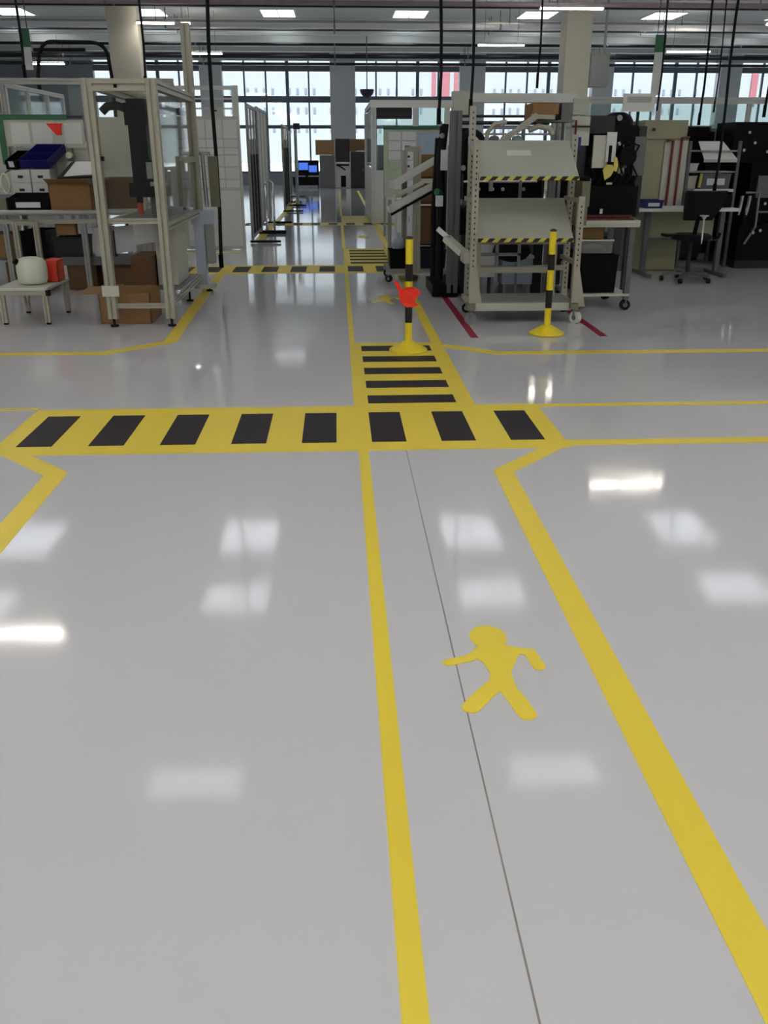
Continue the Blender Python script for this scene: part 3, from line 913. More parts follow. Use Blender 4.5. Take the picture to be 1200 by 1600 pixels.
def screen(label, x, y0, y1, z0, z1, pm, top=None, low=None):
    t = thing('floor_screen', label, 'screen', (x, (y0 + y1) / 2, 0), 'rolling screens along the aisle')
    for y in (y0, y1):
        p = part('post', MB().prof((x, y, .05), (x, y, z1), .05), 'alug', t)
        part('foot_bar', B(x - .05, x + .52, y - .03, y + .03, .012, .05), 'rubber', p)
    n = 3
    d = (y1 - y0) / n
    for i in range(1, n):
        part('stile', B(x - .015, x + .015, y0 + i * d - .02, y0 + i * d + .02, z0, z1 - .03), 'alug', t)
    part('top_rail', MB().prof((x, y0 + .03, z1 - .03), (x, y1 - .03, z1 - .03), .05), 'alug', t)
    part('bottom_rail', MB().prof((x, y0 + .03, z0), (x, y1 - .03, z0), .05), 'alug', t)
    for i in range(n):
        part('panel', B(x - .004, x + .004, y0 + i * d + .025, y0 + (i + 1) * d - .025, z0 + .03, z1 - .06), pm, t)
        if low:
            part('lower_panel', B(x - .012, x + .012, y0 + i * d + .025, y0 + (i + 1) * d - .025, z0 + .03, low), 'screendark', t)
    return t
screen('grey glazed floor screen on black feet nearest the notice wall', -1.60, 17.65, 19.6, .12, 2.4, 'screen', low=1.55)
screen('white floor screen on black feet, second along the aisle', -1.62, 20.0, 22.6, .2, 2.45, 'offw')
screen('dark grey floor screen further along the left of the aisle', -1.50, 27.0, 29.8, .12, 2.3, 'screen', low=1.7)
screen('farthest floor screen near the lit monitor', -1.72, 32.0, 36.0, .12, 2.3, 'mgrey')
t = thing('signal_pole', 'silver pole with dark head standing before the farthest screens', 'pole', (-1.28, 30.5, 0))
part('pole', MB().cyl((-1.28, 30.5, .02), (-1.28, 30.5, 2.25), .05, 12), 'chrome', t)
part('base', MB().cyl((-1.28, 30.5, .001), (-1.28, 30.5, .03), .18, 16), 'rubber', t)
part('head', B(-1.34, -1.14, 30.44, 30.56, 2.25, 2.42), 'dgrey', t)
t = thing('handrail', 'bent silver tube rail before the white floor screen', 'rail', (-1.48, 20.2, 0))
part('tube', MB().tube([(-1.50, 19.95, .05), (-1.50, 19.95, .95)] + arc((-1.42, 19.95, .95), .08, 180, 0, 8) + [(-1.34, 19.95, .95), (-1.34, 19.95, .05)], .025, 10), 'chrome', t)
part('foot_plate', B(-1.55, -1.28, 19.88, 20.02, .002, .05), 'rubber', t)

# ================================================================== far end of the aisle
def cab(name, label, cat, x0, x1, y0, y1, z0, z1, mat, doors=2, group=None):
    t = thing(name, label, cat, ((x0 + x1) / 2, y0, z0), group)
    part('body', B(x0, x1, y0 + .02, y1, z0, z1), mat, t)
    w = (x1 - x0) / doors
    for i in range(doors):
        d = part('door', B(x0 + i * w + .012, x0 + (i + 1) * w - .012, y0, y0 + .019, z0 + .03, z1 - .03), mat, t)
        part('handle', B(x0 + i * w + w * .8, x0 + i * w + w * .84, y0 - .02, y0 - .001, (z0 + z1) / 2 - .06, (z0 + z1) / 2 + .06), 'galv', d)
    return t
t = thing('monitor_desk', 'black desk carrying the lit blue screen at the aisle end', 'desk', (-1.4, 45.5, 0))
part('desktop', B(-2.1, -.85, 45.2, 46.0, .46, .50), 'black', t)
part('front_panel', B(-2.08, -.87, 45.25, 45.28, .12, .459), 'black', t)
for x in (-2.05, -.92):
    part('leg', B(x - .03, x + .03, 45.9, 45.96, .002, .459), 'black', t)
for i in range(4):
    part('castor', MB().cyl((-1.95 + i * .33, 45.3, .06), (-1.90 + i * .33, 45.3, .06), .055, 12), 'galv', t)
mo = thing('monitor', 'lit blue computer screen on the black desk at the aisle end', 'monitor', (-1.4, 45.5, .5))
part('casing', B(-2.0, -.86, 45.46, 45.54, .56, 1.22), 'black', mo)
boxes('screen', [(-1.80, -1.36, 45.45, 45.459, .80, 1.12), (-1.32, -.95, 45.45, 45.459, .70, 1.0)], 'screen_on', mo)
part('stand', B(-1.5, -1.36, 45.48, 45.58, .501, .56), 'black', mo)
cab('machine_cabinet', 'dark grey cabinet right of the lit monitor', 'cabinet', -.80, -.10, 45.0, 46.0, .01, 1.45, 'mgrey', 2)
cab('machine_cabinet', 'dark cabinet with window under the far carton at the aisle end', 'cabinet', .66, 1.34, 45.0, 46.0, .01, 1.62, 'dgrey', 1)
cardboard('cardboard_box', 'large carton on the dark grey cabinet at the aisle end', -.98, -.12, 45.1, 45.9, 1.46, 2.10, 'card', 'c')
cardboard('cardboard_box', 'carton on top of the right dark cabinet', .62, 1.33, 45.1, 45.9, 1.63, 2.14, 'cardd', 'c')
t = thing('machine', 'pale machine with dark slots between the two far cabinets', 'machine', (.25, 45.2, 0))
part('body', B(-.05, .60, 45.2, 46.0, .02, 1.15), 'offw', t)
part('upper_housing', B(-.06, .61, 45.3, 46.0, 1.151, 2.16), 'dgrey', t)
boxes('slot', [(.18, .42, 45.18, 45.199, .05, .55), (-.03, .58, 45.18, 45.199, .98, 1.06)], 'black', t)
part('arm', MB().bar((.0, 45.15, 1.05), (.4, 45.15, .80), .06), 'black', t)
t = thing('dome_mirror', 'dark half dome hanging before the windows over the aisle', 'mirror', (1.27, 40, 3.62))
part('dome', MB().lathe((1.27, 40, 3.64), [(.06, 0), (.17, .05), (.26, .16), (.29, .28), (.27, .30)], 20), 'dgrey', t)
part('stem', MB().cyl((1.27, 40, 3.94), (1.27, 40, ZC - .002), .02, 8), 'beamdark', t)

# ================================================================== right of the aisle, mid distance
me_ = thing('machine_enclosure', 'white framed machine housing right of the aisle', 'machine', (1.6, 22.6, 0))
for x in (.86, 1.82, 2.55):
    part('post', MB().prof((x, 22.4, .012), (x, 22.4, 2.57), .12), 'white', me_)
part('top_beam', MB().prof((.80, 22.4, 2.63), (2.62, 22.4, 2.63), .12), 'white', me_)
part('dark_header', B(.93, 1.75, 22.5, 22.6, 2.30, 2.56), 'dgrey', me_)
part('lower_panel', B(.92, 1.76, 22.38, 22.42, .02, 1.20), 'white', me_)
part('lower_panel', B(1.88, 2.49, 22.38, 22.42, .02, 1.20), 'white', me_)
part('pane', B(.93, 1.75, 22.395, 22.405, 1.24, 2.29), 'tglass', me_)
part('pane', B(1.89, 2.48, 22.395, 22.405, 1.24, 2.56), 'tglass', me_)
part('side_panel', B(.80, .84, 22.48, 26.8, .02, 1.25), 'white', me_)
part('side_pane', B(.815, .825, 22.5, 26.8, 1.27, 2.5), 'tglass', me_)
part('rear_post', MB().prof((.84, 26.9, .012), (.84, 26.9, 2.57), .12), 'white', me_)
part('side_beam', MB().prof((.84, 22.5, 2.63), (.84, 26.96, 2.63), .10), 'white', me_)
part('inner_machine', B(1.0, 1.55, 23.2, 24.4, .02, 1.75), 'mgrey', me_)

ib2 = thing('information_board', 'white board with green header and pinned sheets right of the aisle', 'board', (1.5, 19.0, 0))
part('board', B(.94, 2.06, 19.0, 19.03, .75, 2.00), 'offw', ib2)
part('header', B(.92, 2.08, 18.985, 18.999, 2.00, 2.06), 'green', ib2)
part('side_strip', B(.93, 1.0, 18.988, 18.999, 1.15, 2.0), 'palegreen', ib2)
for x in (.95, 2.05):
    part('post', B(x - .025, x + .025, 19.04, 19.09, .002, 2.05), 'alug', ib2)
zz = [1.97, 1.80, 1.62, 1.44, 1.26, 1.08, .9]
for i in range(6):
    part('sheet', B(1.02, 1.26, 18.985, 18.999, zz[i + 1] + .01, zz[i] - .01), 'palegreen' if i in (3, 4) else 'paper', ib2)
    part('sheet', B(1.29, 1.56, 18.985, 18.999, zz[i + 1] + .01, zz[i] - .01), 'paper', ib2)
    if i in (1, 2, 3):
        part('sheet_mark', B(1.34, 1.44, 18.978, 18.984, zz[i] - .13, zz[i] - .09), 'dgrey', ib2)
part('blue_sheet', B(1.62, 2.02, 18.985, 18.999, 1.5, 1.95), 'lblue', ib2)
cab('drawer_cabinet', 'low white cabinet under the green headed board', 'cabinet', 1.15, 1.75, 18.4, 18.9, .01, .74, 'white', 2)

# small flow rack cart with sloped white trays
c3 = thing('tray_cart', 'narrow wheeled cart with sloped white trays beside the walkway', 'cart', (1.05, 12.4, 0))
part('mast', MB().prof((1.015, 12.12, .15), (1.015, 12.12, 1.60), .095), 'alu', c3)
part('rear_mast', MB().prof((.90, 12.75, .15), (.90, 12.75, 1.62), .07), 'alug', c3)
part('rear_mast', MB().prof((.70, 12.72, .15), (.70, 12.72, 1.0), .05), 'alug', c3)
part('base_rail', MB().prof((.62, 12.12, .13), (1.46, 12.12, .13), .06), 'alu', c3)
part('base_rail', MB().prof((.62, 12.75, .13), (1.46, 12.75, .13), .06), 'alu', c3)
part('base_plate', B(.64, 1.44, 12.16, 12.72, .145, .16), 'alug', c3)
for x in (.66, 1.40):
    for y in (12.12, 12.72):
        caster(c3, x, y, .10, .045)
def sl_tray(x0, z0, x1, z1, mat='white', y0=12.05, y1=12.7, hh=.09):
    tr = part('tray', MB().slab([(x0, y0, z0), (x1, y0, z1), (x1, y1, z1), (x0, y1, z0)], .01), mat, c3)
    part('tray_lip', MB().slab([(x0, y0, z0 - .01), (x1, y0, z1 - .01), (x1, y0, z1 + hh), (x0, y0, z0 + hh)], .012), mat, tr)
    part('tray_end', MB().slab([(x0, y1, z0 - .01), (x0, y0, z0 - .01), (x0, y0, z0 + hh * .6), (x0, y1, z0 + hh * .6)], .012), mat, tr)
sl_tray(.70, 1.17, 1.34, 1.52)
sl_tray(.74, 1.06, 1.10, 1.22, 'offw', hh=.05)
sl_tray(.66, .88, 1.30, 1.20)
part('roller_guide', MB().bar((.68, 12.04, .85), (1.28, 12.04, 1.17), .025, .03), 'black', c3)
part('top_bracket', B(.86, 1.06, 12.08, 12.16, 1.60, 1.66), 'alu', c3)
parts_bin('black bin at the foot of the narrow tray cart', .67, .92, 12.2, 12.62, .161, .38, 'black')
parts_bin('dark navy bin at the foot of the narrow tray cart', 1.08, 1.42, 12.2, 12.62, .161, .40, 'dnavy')
solo('plastic_bottle', MB().lathe((.80, 12.5, .39), [(.07, 0), (.08, .02), (.08, .13), (.03, .17), (.03, .20)], 16), 'lblue', 'pale blue container on the black bin of the tray cart', 'container')
shelf_u = thing('carton_rack', 'brown rack of cartons behind the narrow tray cart', 'rack', (1.28, 13.2, 0))
for x in (1.10, 1.48):
    for y in (13.0, 13.5):
        part('upright', B(x - .02, x + .02, y - .02, y + .02, .002, 1.62), 'dgrey', shelf_u)
for z in (.40, .95, 1.28):
    part('shelf', B(1.12, 1.46, 12.99, 13.5, z - .02, z), 'brown', shelf_u)
cardboard('cardboard_box', 'upper brown carton on the rack behind the tray cart', 1.14, 1.44, 13.02, 13.45, 1.281, 1.56, 'card', 'c')
cardboard('cardboard_box', 'middle brown carton on the rack behind the tray cart', 1.14, 1.44, 13.02, 13.45, .951, 1.18, 'card', 'c')
cardboard('cardboard_box', 'tall lower brown carton on the rack behind the tray cart', 1.14, 1.44, 13.02, 13.45, .401, .88, 'card', 'c')

# big dark machine behind the flow rack
bm = thing('assembly_machine', 'dark machine with grey upright and black cable loop behind the flow rack', 'machine', (1.8, 11.2, 0))
part('upright', MB().prof((1.33, 10.8, .05), (1.33, 10.8, 2.02), .125), 'mgrey', bm)
part('upright', MB().prof((2.45, 10.8, .05), (2.45, 10.8, 2.02), .08), 'alug', bm)
part('bed', B(1.42, 2.42, 10.86, 11.9, .70, .98), 'blackm', bm)
part('upper_body', B(1.46, 2.38, 11.0, 11.8, 1.08, 1.36), 'black', bm)
boxes('base', [(1.44, 1.62, 10.9, 11.9, .02, .699), (2.3, 2.42, 10.9, 11.9, .02, .699)], 'dgrey', bm)
part('slide_bar', MB().cyl((1.45, 10.9, 1.28), (2.30, 10.9, 1.28), .016, 8), 'chrome', bm)
part('clamp', B(1.74, 1.78, 10.84, 10.9, 1.18, 1.48), 'alug', bm)
for x in (1.62, 1.78, 1.90, 2.14):
    part('knob', MB().cyl((x, 10.86, 1.20), (x, 10.93, 1.20), .022, 10), 'chrome', bm)
part('back_plate', B(1.42, 1.50, 11.0, 11.7, 1.36, 1.85), 'blackm', bm)
part('cable_loop', MB().tube([(1.38, 10.9, .98), (1.39, 10.9, 1.3), (1.41, 10.9, 1.6)] + arc((1.53, 10.9, 1.68), .125, 175, 15, 10) + [(1.66, 10.9, 1.6), (1.66, 10.9, 1.40)], .035, 10), 'rubber', bm)
part('cable_bundle', MB().tube([(1.23, 11.3, .1), (1.24, 11.3, .9), (1.22, 11.3, 1.5), (1.26, 11.3, 1.9)], .05, 8), 'rubber', bm)
part('cable_bundle', MB().tube([(1.18, 11.5, .1), (1.17, 11.5, .9), (1.21, 11.5, 1.75)], .035, 8), 'rubber', bm)
boxes('connector_box', [(1.20, 1.27, 11.0, 11.1, 1.40, 1.62), (1.16, 1.24, 11.1, 11.2, 1.0, 1.12)], 'paper', bm)
for x, y, z in ((1.42, 10.80, 1.43), (1.19, 11.2, 1.9), (1.22, 11.2, 1.77)):
    part('fitting', MB().cyl((x, y, z), (x, y - .05, z), .03, 10), 'chrome', bm)
part('green_cover', MB().cyl((1.17, 11.18, 1.16), (1.22, 11.24, 1.14), .04, 10), 'green', bm)
part('cross_pipe', MB().cyl((1.38, 10.9, 1.90), (2.40, 10.9, 1.90), .02, 8), 'dgrey', bm)
part('cross_pipe', MB().cyl((1.38, 10.95, 1.97), (2.40, 10.95, 1.97), .014, 8), 'dgrey', bm)
part('foot_skirt', B(1.10, 1.40, 10.75, 11.6, .01, .14), 'black', bm)
cn = thing('canopy_lamp', 'white lighting rail spanning above the flow rack and machine', 'lamp', (1.8, 11.0, 2.03))
part('rail', B(1.50, 2.94, 11.92, 12.02, 2.16, 2.26), 'white', cn)
part('rail', B(.42, 1.50, 11.93, 12.01, 2.10, 2.18), 'white', cn)
part('end_block', B(1.42, 1.66, 11.88, 12.06, 2.02, 2.28), 'offw', cn)
part('end_block', B(2.90, 3.10, 11.88, 12.06, 2.02, 2.20), 'offw', cn)
boxes('stand', [(1.52, 1.58, 12.0, 12.06, .002, 2.02), (2.96, 3.02, 12.0, 12.06, .002, 2.02)], 'offw', cn)

# ================================================================== flow rack cart with two sloped shelves
fr = thing('flow_rack', 'grey wheeled flow rack with two sloped shelves edged in hazard tape', 'rack', (1.82, 9.3, 0))
for x, y, zt in ((1.315, 9.02, 1.70), (2.345, 9.02, 1.20), (1.36, 9.68, 2.02), (2.40, 9.68, 1.76)):
    part('upright', B(x - .03, x + .03, y - .03, y + .03, .16, zt), 'alu', fr)
    mb = MB()
    z = .25
    while z < zt - .05:
        mb.box(x - .006, x + .006, y - .033, y - .03, z, z + .018); z += .05
    part('slot_holes', mb, 'dgrey', fr, kind='stuff')
for a, b in ((1.315, 9.02), (2.345, 9.02)):
    part('lower_brace', MB().slab([(a - .03, b - .035, .16), (a + .11, b - .035, .16), (a + .03, b - .035, .52), (a - .03, b - .035, .52)], .004), 'alu', fr)
def sl_shelf(zf, zr, x0, x1, yf=8.93, yr=9.62):
    s = part('shelf', MB().slab([(x0, yf, zf), (x1, yf, zf), (x1 + .05, yr, zr), (x0 + .05, yr, zr)], .012), 'shelf', fr)
    part('hazard_lip', MB().slab([(x0, yf - .012, zf - .026), (x1, yf - .012, zf - .026), (x1, yf - .012, zf + .01), (x0, yf - .012, zf + .01)], .01), 'hazard', s)
    part('side_lip', MB().slab([(x0 - .004, yr, zr + .03), (x0 - .004, yf, zf + .03), (x0 - .004, yf, zf - .03), (x0 - .004, yr, zr - .03)], .006), 'shelf', s)
    part('rear_lip', B(x0 + .05, x1 + .05, yr + .001, yr + .012, zr - .03, zr + .015), 'shelf', s)
sl_shelf(1.375, 1.69, 1.345, 2.285)
sl_shelf(.815, 1.145, 1.345, 2.275)
part('shelf_mark', MB().slab([(1.66, 9.34, 1.567), (1.90, 9.34, 1.567), (1.91, 9.44, 1.614), (1.67, 9.44, 1.614)], .003), 'white', fr)
for z, y in ((.44, 9.62), (.70, 9.66)):
    part('cross_rail', B(1.39, 2.37, y, y + .04, z, z + .05), 'alu', fr)
part('front_sill', B(1.34, 2.32, 8.98, 9.03, .125, .20), 'shelf', fr)
part('base_deck', B(1.34, 2.32, 9.04, 9.66, .185, .20), 'alug', fr)
boxes('inner_frame', [(1.41, 1.45, 9.42, 9.46, .201, .80), (2.20, 2.24, 9.42, 9.46, .201, .80), (1.45, 2.20, 9.42, 9.46, .44, .50)], 'alu', fr)
boxes('inner_frame', [(1.62, 1.65, 9.5, 9.53, .50, .72), (1.85, 1.88, 9.5, 9.53, .50, .72), (1.45, 1.88, 9.5, 9.53, .60, .63)], 'galv', fr)
for x in (1.315, 2.345):
    boxes('side_rail', [(x - .02, x + .02, 9.05, 9.65, .16, .20), (x - .02, x + .02, 9.05, 9.65, .56, .60), (x - .02, x + .02, 9.05, 9.65, 1.14, 1.18)], 'alu', fr)
    part('caster_block', B(x - .05, x + .03, 8.92, 9.07, .146, .20), 'olive', fr)
caster(fr, 1.30, 8.96, .145, .06, 'galv', 'galv'); caster(fr, 2.36, 8.96, .145, .06, 'galv', 'jug')
caster(fr, 1.36, 9.66, .16, .05); caster(fr, 2.40, 9.66, .16, .05)
part('diagonal_brace', MB().prof((1.62, 9.75, 1.66), (2.02, 9.75, 1.94), .055), 'alu', fr)
part('top_stay', MB().prof((1.96, 9.75, 1.93), (2.20, 9.75, 1.92), .04), 'alu', fr)
part('stay_cap', MB().cyl((2.20, 9.75, 1.92), (2.23, 9.75, 1.92), .03, 10), 'rubber', fr)
part('curved_stay', MB().tube([(1.52, 9.8, 1.66), (1.53, 9.8, 1.78), (1.60, 9.8, 1.86), (1.72, 9.8, 1.88)], .022, 8), 'alu', fr)
part('curved_stay', MB().tube([(1.95, 9.8, 1.80), (2.05, 9.8, 1.84), (2.16, 9.8, 1.82), (2.20, 9.8, 1.76)], .028, 8), 'alu', fr)
part('rear_crossbar', B(1.39, 2.37, 9.665, 9.695, 1.66, 1.70), 'alu', fr)
part('document_box', B(2.38, 2.46, 9.15, 9.45, 1.10, 1.36), 'olive', fr)
part('lower_box', B(2.385, 2.46, 9.2, 9.5, .92, 1.099), 'olive', fr)
part('clip', B(2.28, 2.40, 8.96, 9.0, 1.34, 1.38), 'black', fr)
arm = part('joint_arm', MB().bar((1.03, 9.66, .86), (1.15, 9.66, .76), .07, .05), 'paper', fr, 'pale jointed arm')
part('arm_segment', MB().bar((1.12, 9.62, .77), (1.27, 9.4, .64), .09, .06), 'offw', arm)
part('arm_segment', B(1.24, 1.31, 9.1, 9.4, .57, .68), 'shelf', arm)
part('arm_joint', MB().cyl((1.14, 9.58, .765), (1.14, 9.72, .765), .03, 12), 'galv', arm)
# things behind and in the flow rack
solo('black_sack', MB().lathe((1.86, 9.9, .50), [(.05, 0), (.15, .03), (.21, .10), (.19, .17), (.08, .21)], 18), 'fabric', 'black sack hanging low behind the flow rack', 'sack')
t = thing('plastic_case', 'pale case on legs seen through the bottom of the flow rack', 'case', (1.98, 10.3, 0))
part('case_body', B(1.82, 2.16, 10.2, 10.5, .22, .50), 'lblue', t)
part('case_lid', B(1.81, 2.17, 10.19, 10.51, .501, .53), 'white', t)
boxes('stand', [(1.84, 1.87, 10.22, 10.48, .002, .219), (2.11, 2.14, 10.22, 10.48, .002, .219)], 'galv', t)
t = thing('plastic_case', 'white upright case left of the pale one behind the flow rack', 'case', (1.66, 10.3, 0))
part('case_body', B(1.56, 1.74, 10.2, 10.5, .30, .66), 'paper', t)
boxes('stand', [(1.57, 1.60, 10.22, 10.48, .002, .299), (1.70, 1.73, 10.22, 10.48, .002, .299)], 'galv', t)
cardboard('cardboard_box', 'brown carton held high on the stays above the flow rack', 1.98, 2.26, 9.84, 10.2, 1.90, 2.05, 'card', 'c')
t = thing('carton_shelf', 'small raised shelf carrying the brown carton above the flow rack', 'shelf', (2.15, 10.0, 0))
part('shelf_plate', B(1.94, 2.42, 9.82, 10.25, 1.88, 1.899), 'olive', t)
boxes('shelf_post', [(1.96, 1.99, 10.2, 10.23, .002, 1.879), (2.38, 2.41, 10.2, 10.23, .002, 1.879)], 'galv', t)
solo('carton', B(2.29, 2.40, 9.86, 10.1, 1.90, 2.06), 'mgrey', 'small grey carton beside the high brown carton', 'box')
for i in range(3):
    solo('motor', MB().cyl((1.62 + i * .12, 9.84, 1.71), (1.62 + i * .12, 10.0, 1.71), .045, 12).box(1.58 + i * .12, 1.66 + i * .12, 9.86, 9.98, 1.66, 1.68), ['mgrey', 'dgrey', 'lblue'][i],
         ['small grey motor behind the diagonal brace of the flow rack', 'dark motor between two others behind the flow rack brace', 'bluish motor at the right behind the flow rack brace'][i], 'motor')
t = thing('motor_tray', 'thin tray carrying three small motors behind the flow rack', 'shelf', (1.75, 9.9, 0))
part('plate', B(1.50, 1.93, 9.70, 10.05, 1.64, 1.66), 'alug', t)
boxes('bracket', [(1.51, 1.53, 9.697, 9.95, 1.60, 1.639), (1.90, 1.92, 9.697, 9.95, 1.60, 1.639)], 'galv', t)

# ================================================================== right trolley with black bin
tr = thing('steel_trolley', 'grey steel trolley with black bin right of the flow rack', 'trolley', (2.85, 10.0, 0))
part('top', B(2.50, 3.17, 9.70, 10.6, .88, .93), 'offw', tr)
part('top_mat', B(2.51, 3.12, 9.76, 10.58, .931, .945), 'brown', tr, 'reddish brown mat')
part('front_strip', B(2.50, 3.16, 9.685, 9.699, .865, .90), 'shelf', tr)
for x in (2.52, 3.10):
    for y in (9.75, 10.52):
        part('leg', B(x - .028, x + .028, y - .028, y + .028, .125, .879), 'mgrey', tr)
        caster(tr, x, y, .124, .055)
part('lower_shelf', B(2.50, 3.13, 9.72, 10.56, .15, .175), 'offw', tr)
parts_bin('large black bin on the lower shelf of the steel trolley', 2.555, 3.0, 9.80, 10.40, .176, .57, 'black')
t = thing('clear_crate', 'translucent crate of parts on top of the large black bin', 'crate', (2.75, 10.0, .58))
part('crate_body', MB().tray(2.60, 2.94, 9.84, 10.34, .585, .72, .006, .01), 'screen', t)
part('contents', B(2.63, 2.90, 9.90, 10.30, .592, .64), 'mgrey', t)
part('rim', MB().bar((2.595, 9.836, .722), (2.945, 9.836, .722), .016), 'jug', t)
cardboard('cardboard_box', 'brown carton tucked under the steel trolley top', 2.58, 2.84, 9.86, 10.2, .73, .865, 'card', 'c')

# black machine standing on the trolley
mc = thing('black_machine', 'black machine with many bright fittings on the steel trolley', 'machine', (2.95, 10.4, .946))
part('lower_body', B(2.56, 3.22, 10.05, 10.56, .946, 1.26), 'blackm', mc)
part('upper_body', B(2.66, 3.20, 10.20, 10.58, 1.26, 1.86), 'black', mc)
part('dome', MB().lathe((3.02, 10.35, 1.86), [(.16, 0), (.16, .05), (.13, .10), (.07, .13)], 20), 'black', mc)
part('hood', B(2.60, 2.92, 10.10, 10.4, 1.78, 1.95), 'dgrey', mc)
part('motor', MB().cyl((3.08, 10.05, 1.55), (3.08, 10.25, 1.55), .09, 16), 'blackm', mc)
part('side_column', B(3.22, 3.30, 10.2, 10.5, .946, 1.85), 'dgrey', mc)
part('window', B(3.18, 3.30, 10.18, 10.199, 1.36, 1.75), 'mgrey', mc)
boxes('gauge', [(3.02, 3.045, 10.17, 10.199, 1.38, 1.52), (3.06, 3.085, 10.17, 10.199, 1.36, 1.54), (3.02, 3.085, 10.17, 10.199, 1.53, 1.55)], 'offw', mc)
for x, z, r in ((2.90, 1.66, .018), (3.00, 1.68, .022), (3.05, 1.66, .014), (2.88, 1.52, .014), (2.99, 1.54, .018), (3.03, 1.50, .02), (2.92, 1.48, .012), (2.98, 1.47, .014), (2.91, 1.38, .014), (3.16, 1.52, .014), (2.98, 1.93, .03), (3.10, 1.64, .012)):
    part('fitting', MB().cyl((x, 10.195 if z < 1.86 else 10.17, z), (x, 10.15, z), r, 10), 'chrome', mc)
part('panel', B(2.70, 2.86, 10.06, 10.09, 1.44, 1.76), 'offw', mc, 'pale cover plate')
part('panel', B(2.83, 2.93, 10.02, 10.05, 1.50, 1.79), 'white', mc, 'white cover plate')
part('slot', B(2.855, 2.885, 10.005, 10.019, 1.44, 1.66), 'black', mc)
part('plug', MB().cyl((2.83, 10.02, .98), (2.83, 10.02, 1.03), .016, 8), 'jug', mc)
part('plug', MB().cyl((2.86, 10.02, 1.285), (2.92, 10.02, 1.285), .012, 8), 'jug', mc)
for k in range(7):
    x0 = 2.70 + .075 * k
    part('cable', MB().tube([(x0, 10.17, 1.80 - .02 * k), (x0 + .05, 10.10, 1.66), (x0 - .03, 10.08, 1.50 + .03 * (k % 3)), (x0 + .06, 10.10, 1.36), (x0 + .02, 10.16, 1.27)], .011, 6), 'rubber', mc)
for k in range(4):
    part('bracket', B(2.92 + .07 * k, 2.96 + .07 * k, 10.15, 10.199, 1.44 + .06 * (k % 2), 1.455 + .06 * (k % 2)), 'galv', mc)
part('red_edge', B(2.58, 3.18, 10.04, 10.05, .948, .965), 'dred', mc)
solo('work_glove', MB().slab([(2.80, 9.985, 1.42), (2.83, 9.985, 1.32), (2.89, 9.985, 1.36), (2.92, 9.985, 1.42), (2.90, 9.985, 1.47), (2.84, 9.985, 1.475)], .018), 'gloves', 'yellow glove hanging on the white plate of the black machine', 'glove')
solo('work_glove', MB().slab([(2.915, 9.995, 1.42), (2.95, 9.995, 1.40), (2.965, 9.995, 1.47), (2.945, 9.995, 1.54), (2.92, 9.995, 1.56)], .018), 'gloves', 'narrow pale yellow cloth right of the yellow glove', 'glove')
t = thing('lamp_arm', 'thin maroon stand with blue clamp behind the upper sloped shelf', 'stand', (2.53, 9.9, 0))
part('rod', MB().cyl((2.47, 9.95, .002), (2.47, 9.95, 1.90), .012, 8), 'dred', t)
part('cross_rod', MB().cyl((2.43, 9.95, 1.84), (2.66, 9.95, 1.84), .010, 8), 'pipeblk', t)
part('clamp', B(2.485, 2.53, 9.93, 9.97, 1.62, 1.74), 'navy', t)
part('backing', B(2.435, 2.63, 10.0, 10.02, 1.66, 1.94), 'offw', t)

# sign plate on pole
sp = thing('sign_plate', 'white plate on a dark pole above the black machine', 'sign', (3.32, 10.7, 0))
part('plate', B(3.15, 3.50, 10.65, 10.67, 2.01, 2.19), 'white', sp)
part('text_band', B(3.19, 3.46, 10.643, 10.649, 2.10, 2.16), 'alug', sp)
part('pole', MB().cyl((3.34, 10.7, .002), (3.34, 10.7, 2.02), .018, 8), 'dgrey', sp)

# beige cabinet with two dark red pipes
bc = thing('tall_cabinet', 'tall beige cabinet with two dark red pipes down its front', 'cabinet', (4.40, 13.1, 0))
part('body', B(4.10, 4.86, 13.17, 13.8, .01, 1.76), 'beige', bc)
part('top_box', B(4.22, 4.82, 13.15, 13.8, 1.765, 2.0), 'beige', bc)
part('door', B(4.20, 4.50, 13.13, 13.168, .85, 1.74), 'beige', bc)
part('door', B(4.52, 4.84, 13.13, 13.168, .85, 1.74), 'offw', bc)
part('latch', MB().cyl((4.34, 13.13, 1.88), (4.34, 13.11, 1.88), .02, 10), 'dgrey', bc)
part('side_trim', B(4.04, 4.10, 13.15, 13.8, .01, 1.98), 'mgrey', bc)
for x, z in ((4.62, 1.74), (4.74, 1.78)):
    part('pipe', MB().tube([(x + (.1 if x > 4.7 else -.1), 13.10, z), (x, 13.10, z), (x - .005, 13.10, 1.2), (x - .01, 13.10, .82)], .018, 8), 'dred', bc)
# pale worktable
wt = thing('worktable', 'white topped table carrying a blue box before the beige cabinet', 'table', (4.62, 12.7, 0))
part('tabletop', B(3.98, 5.34, 12.32, 13.02, .86, .90), 'white', wt)
for x in (4.22, 5.26):
    l = part('leg', B(x - .03, x + .03, 12.62, 12.70, .05, .859), 'mgrey', wt)
    part('foot', B(x - .025, x + .025, 12.3, 13.0, .002, .049), 'mgrey', l)
part('modesty_panel', B(4.30, 5.18, 12.72, 12.74, .50, .855), 'beige', wt)
part('stretcher', B(4.26, 5.22, 12.64, 12.68, .46, .495), 'mgrey', wt)
parts_bin('navy box on the white table before the beige cabinet', 4.06, 4.32, 12.36, 12.62, .901, 1.0, 'navy', 'paper')
solo('bottle', MB().lathe((4.80, 12.6, .901), [(.03, 0), (.03, .10), (.012, .14), (.012, .17)], 12), 'green', 'small green bottle on the white table near the dark red pipes', 'bottle')
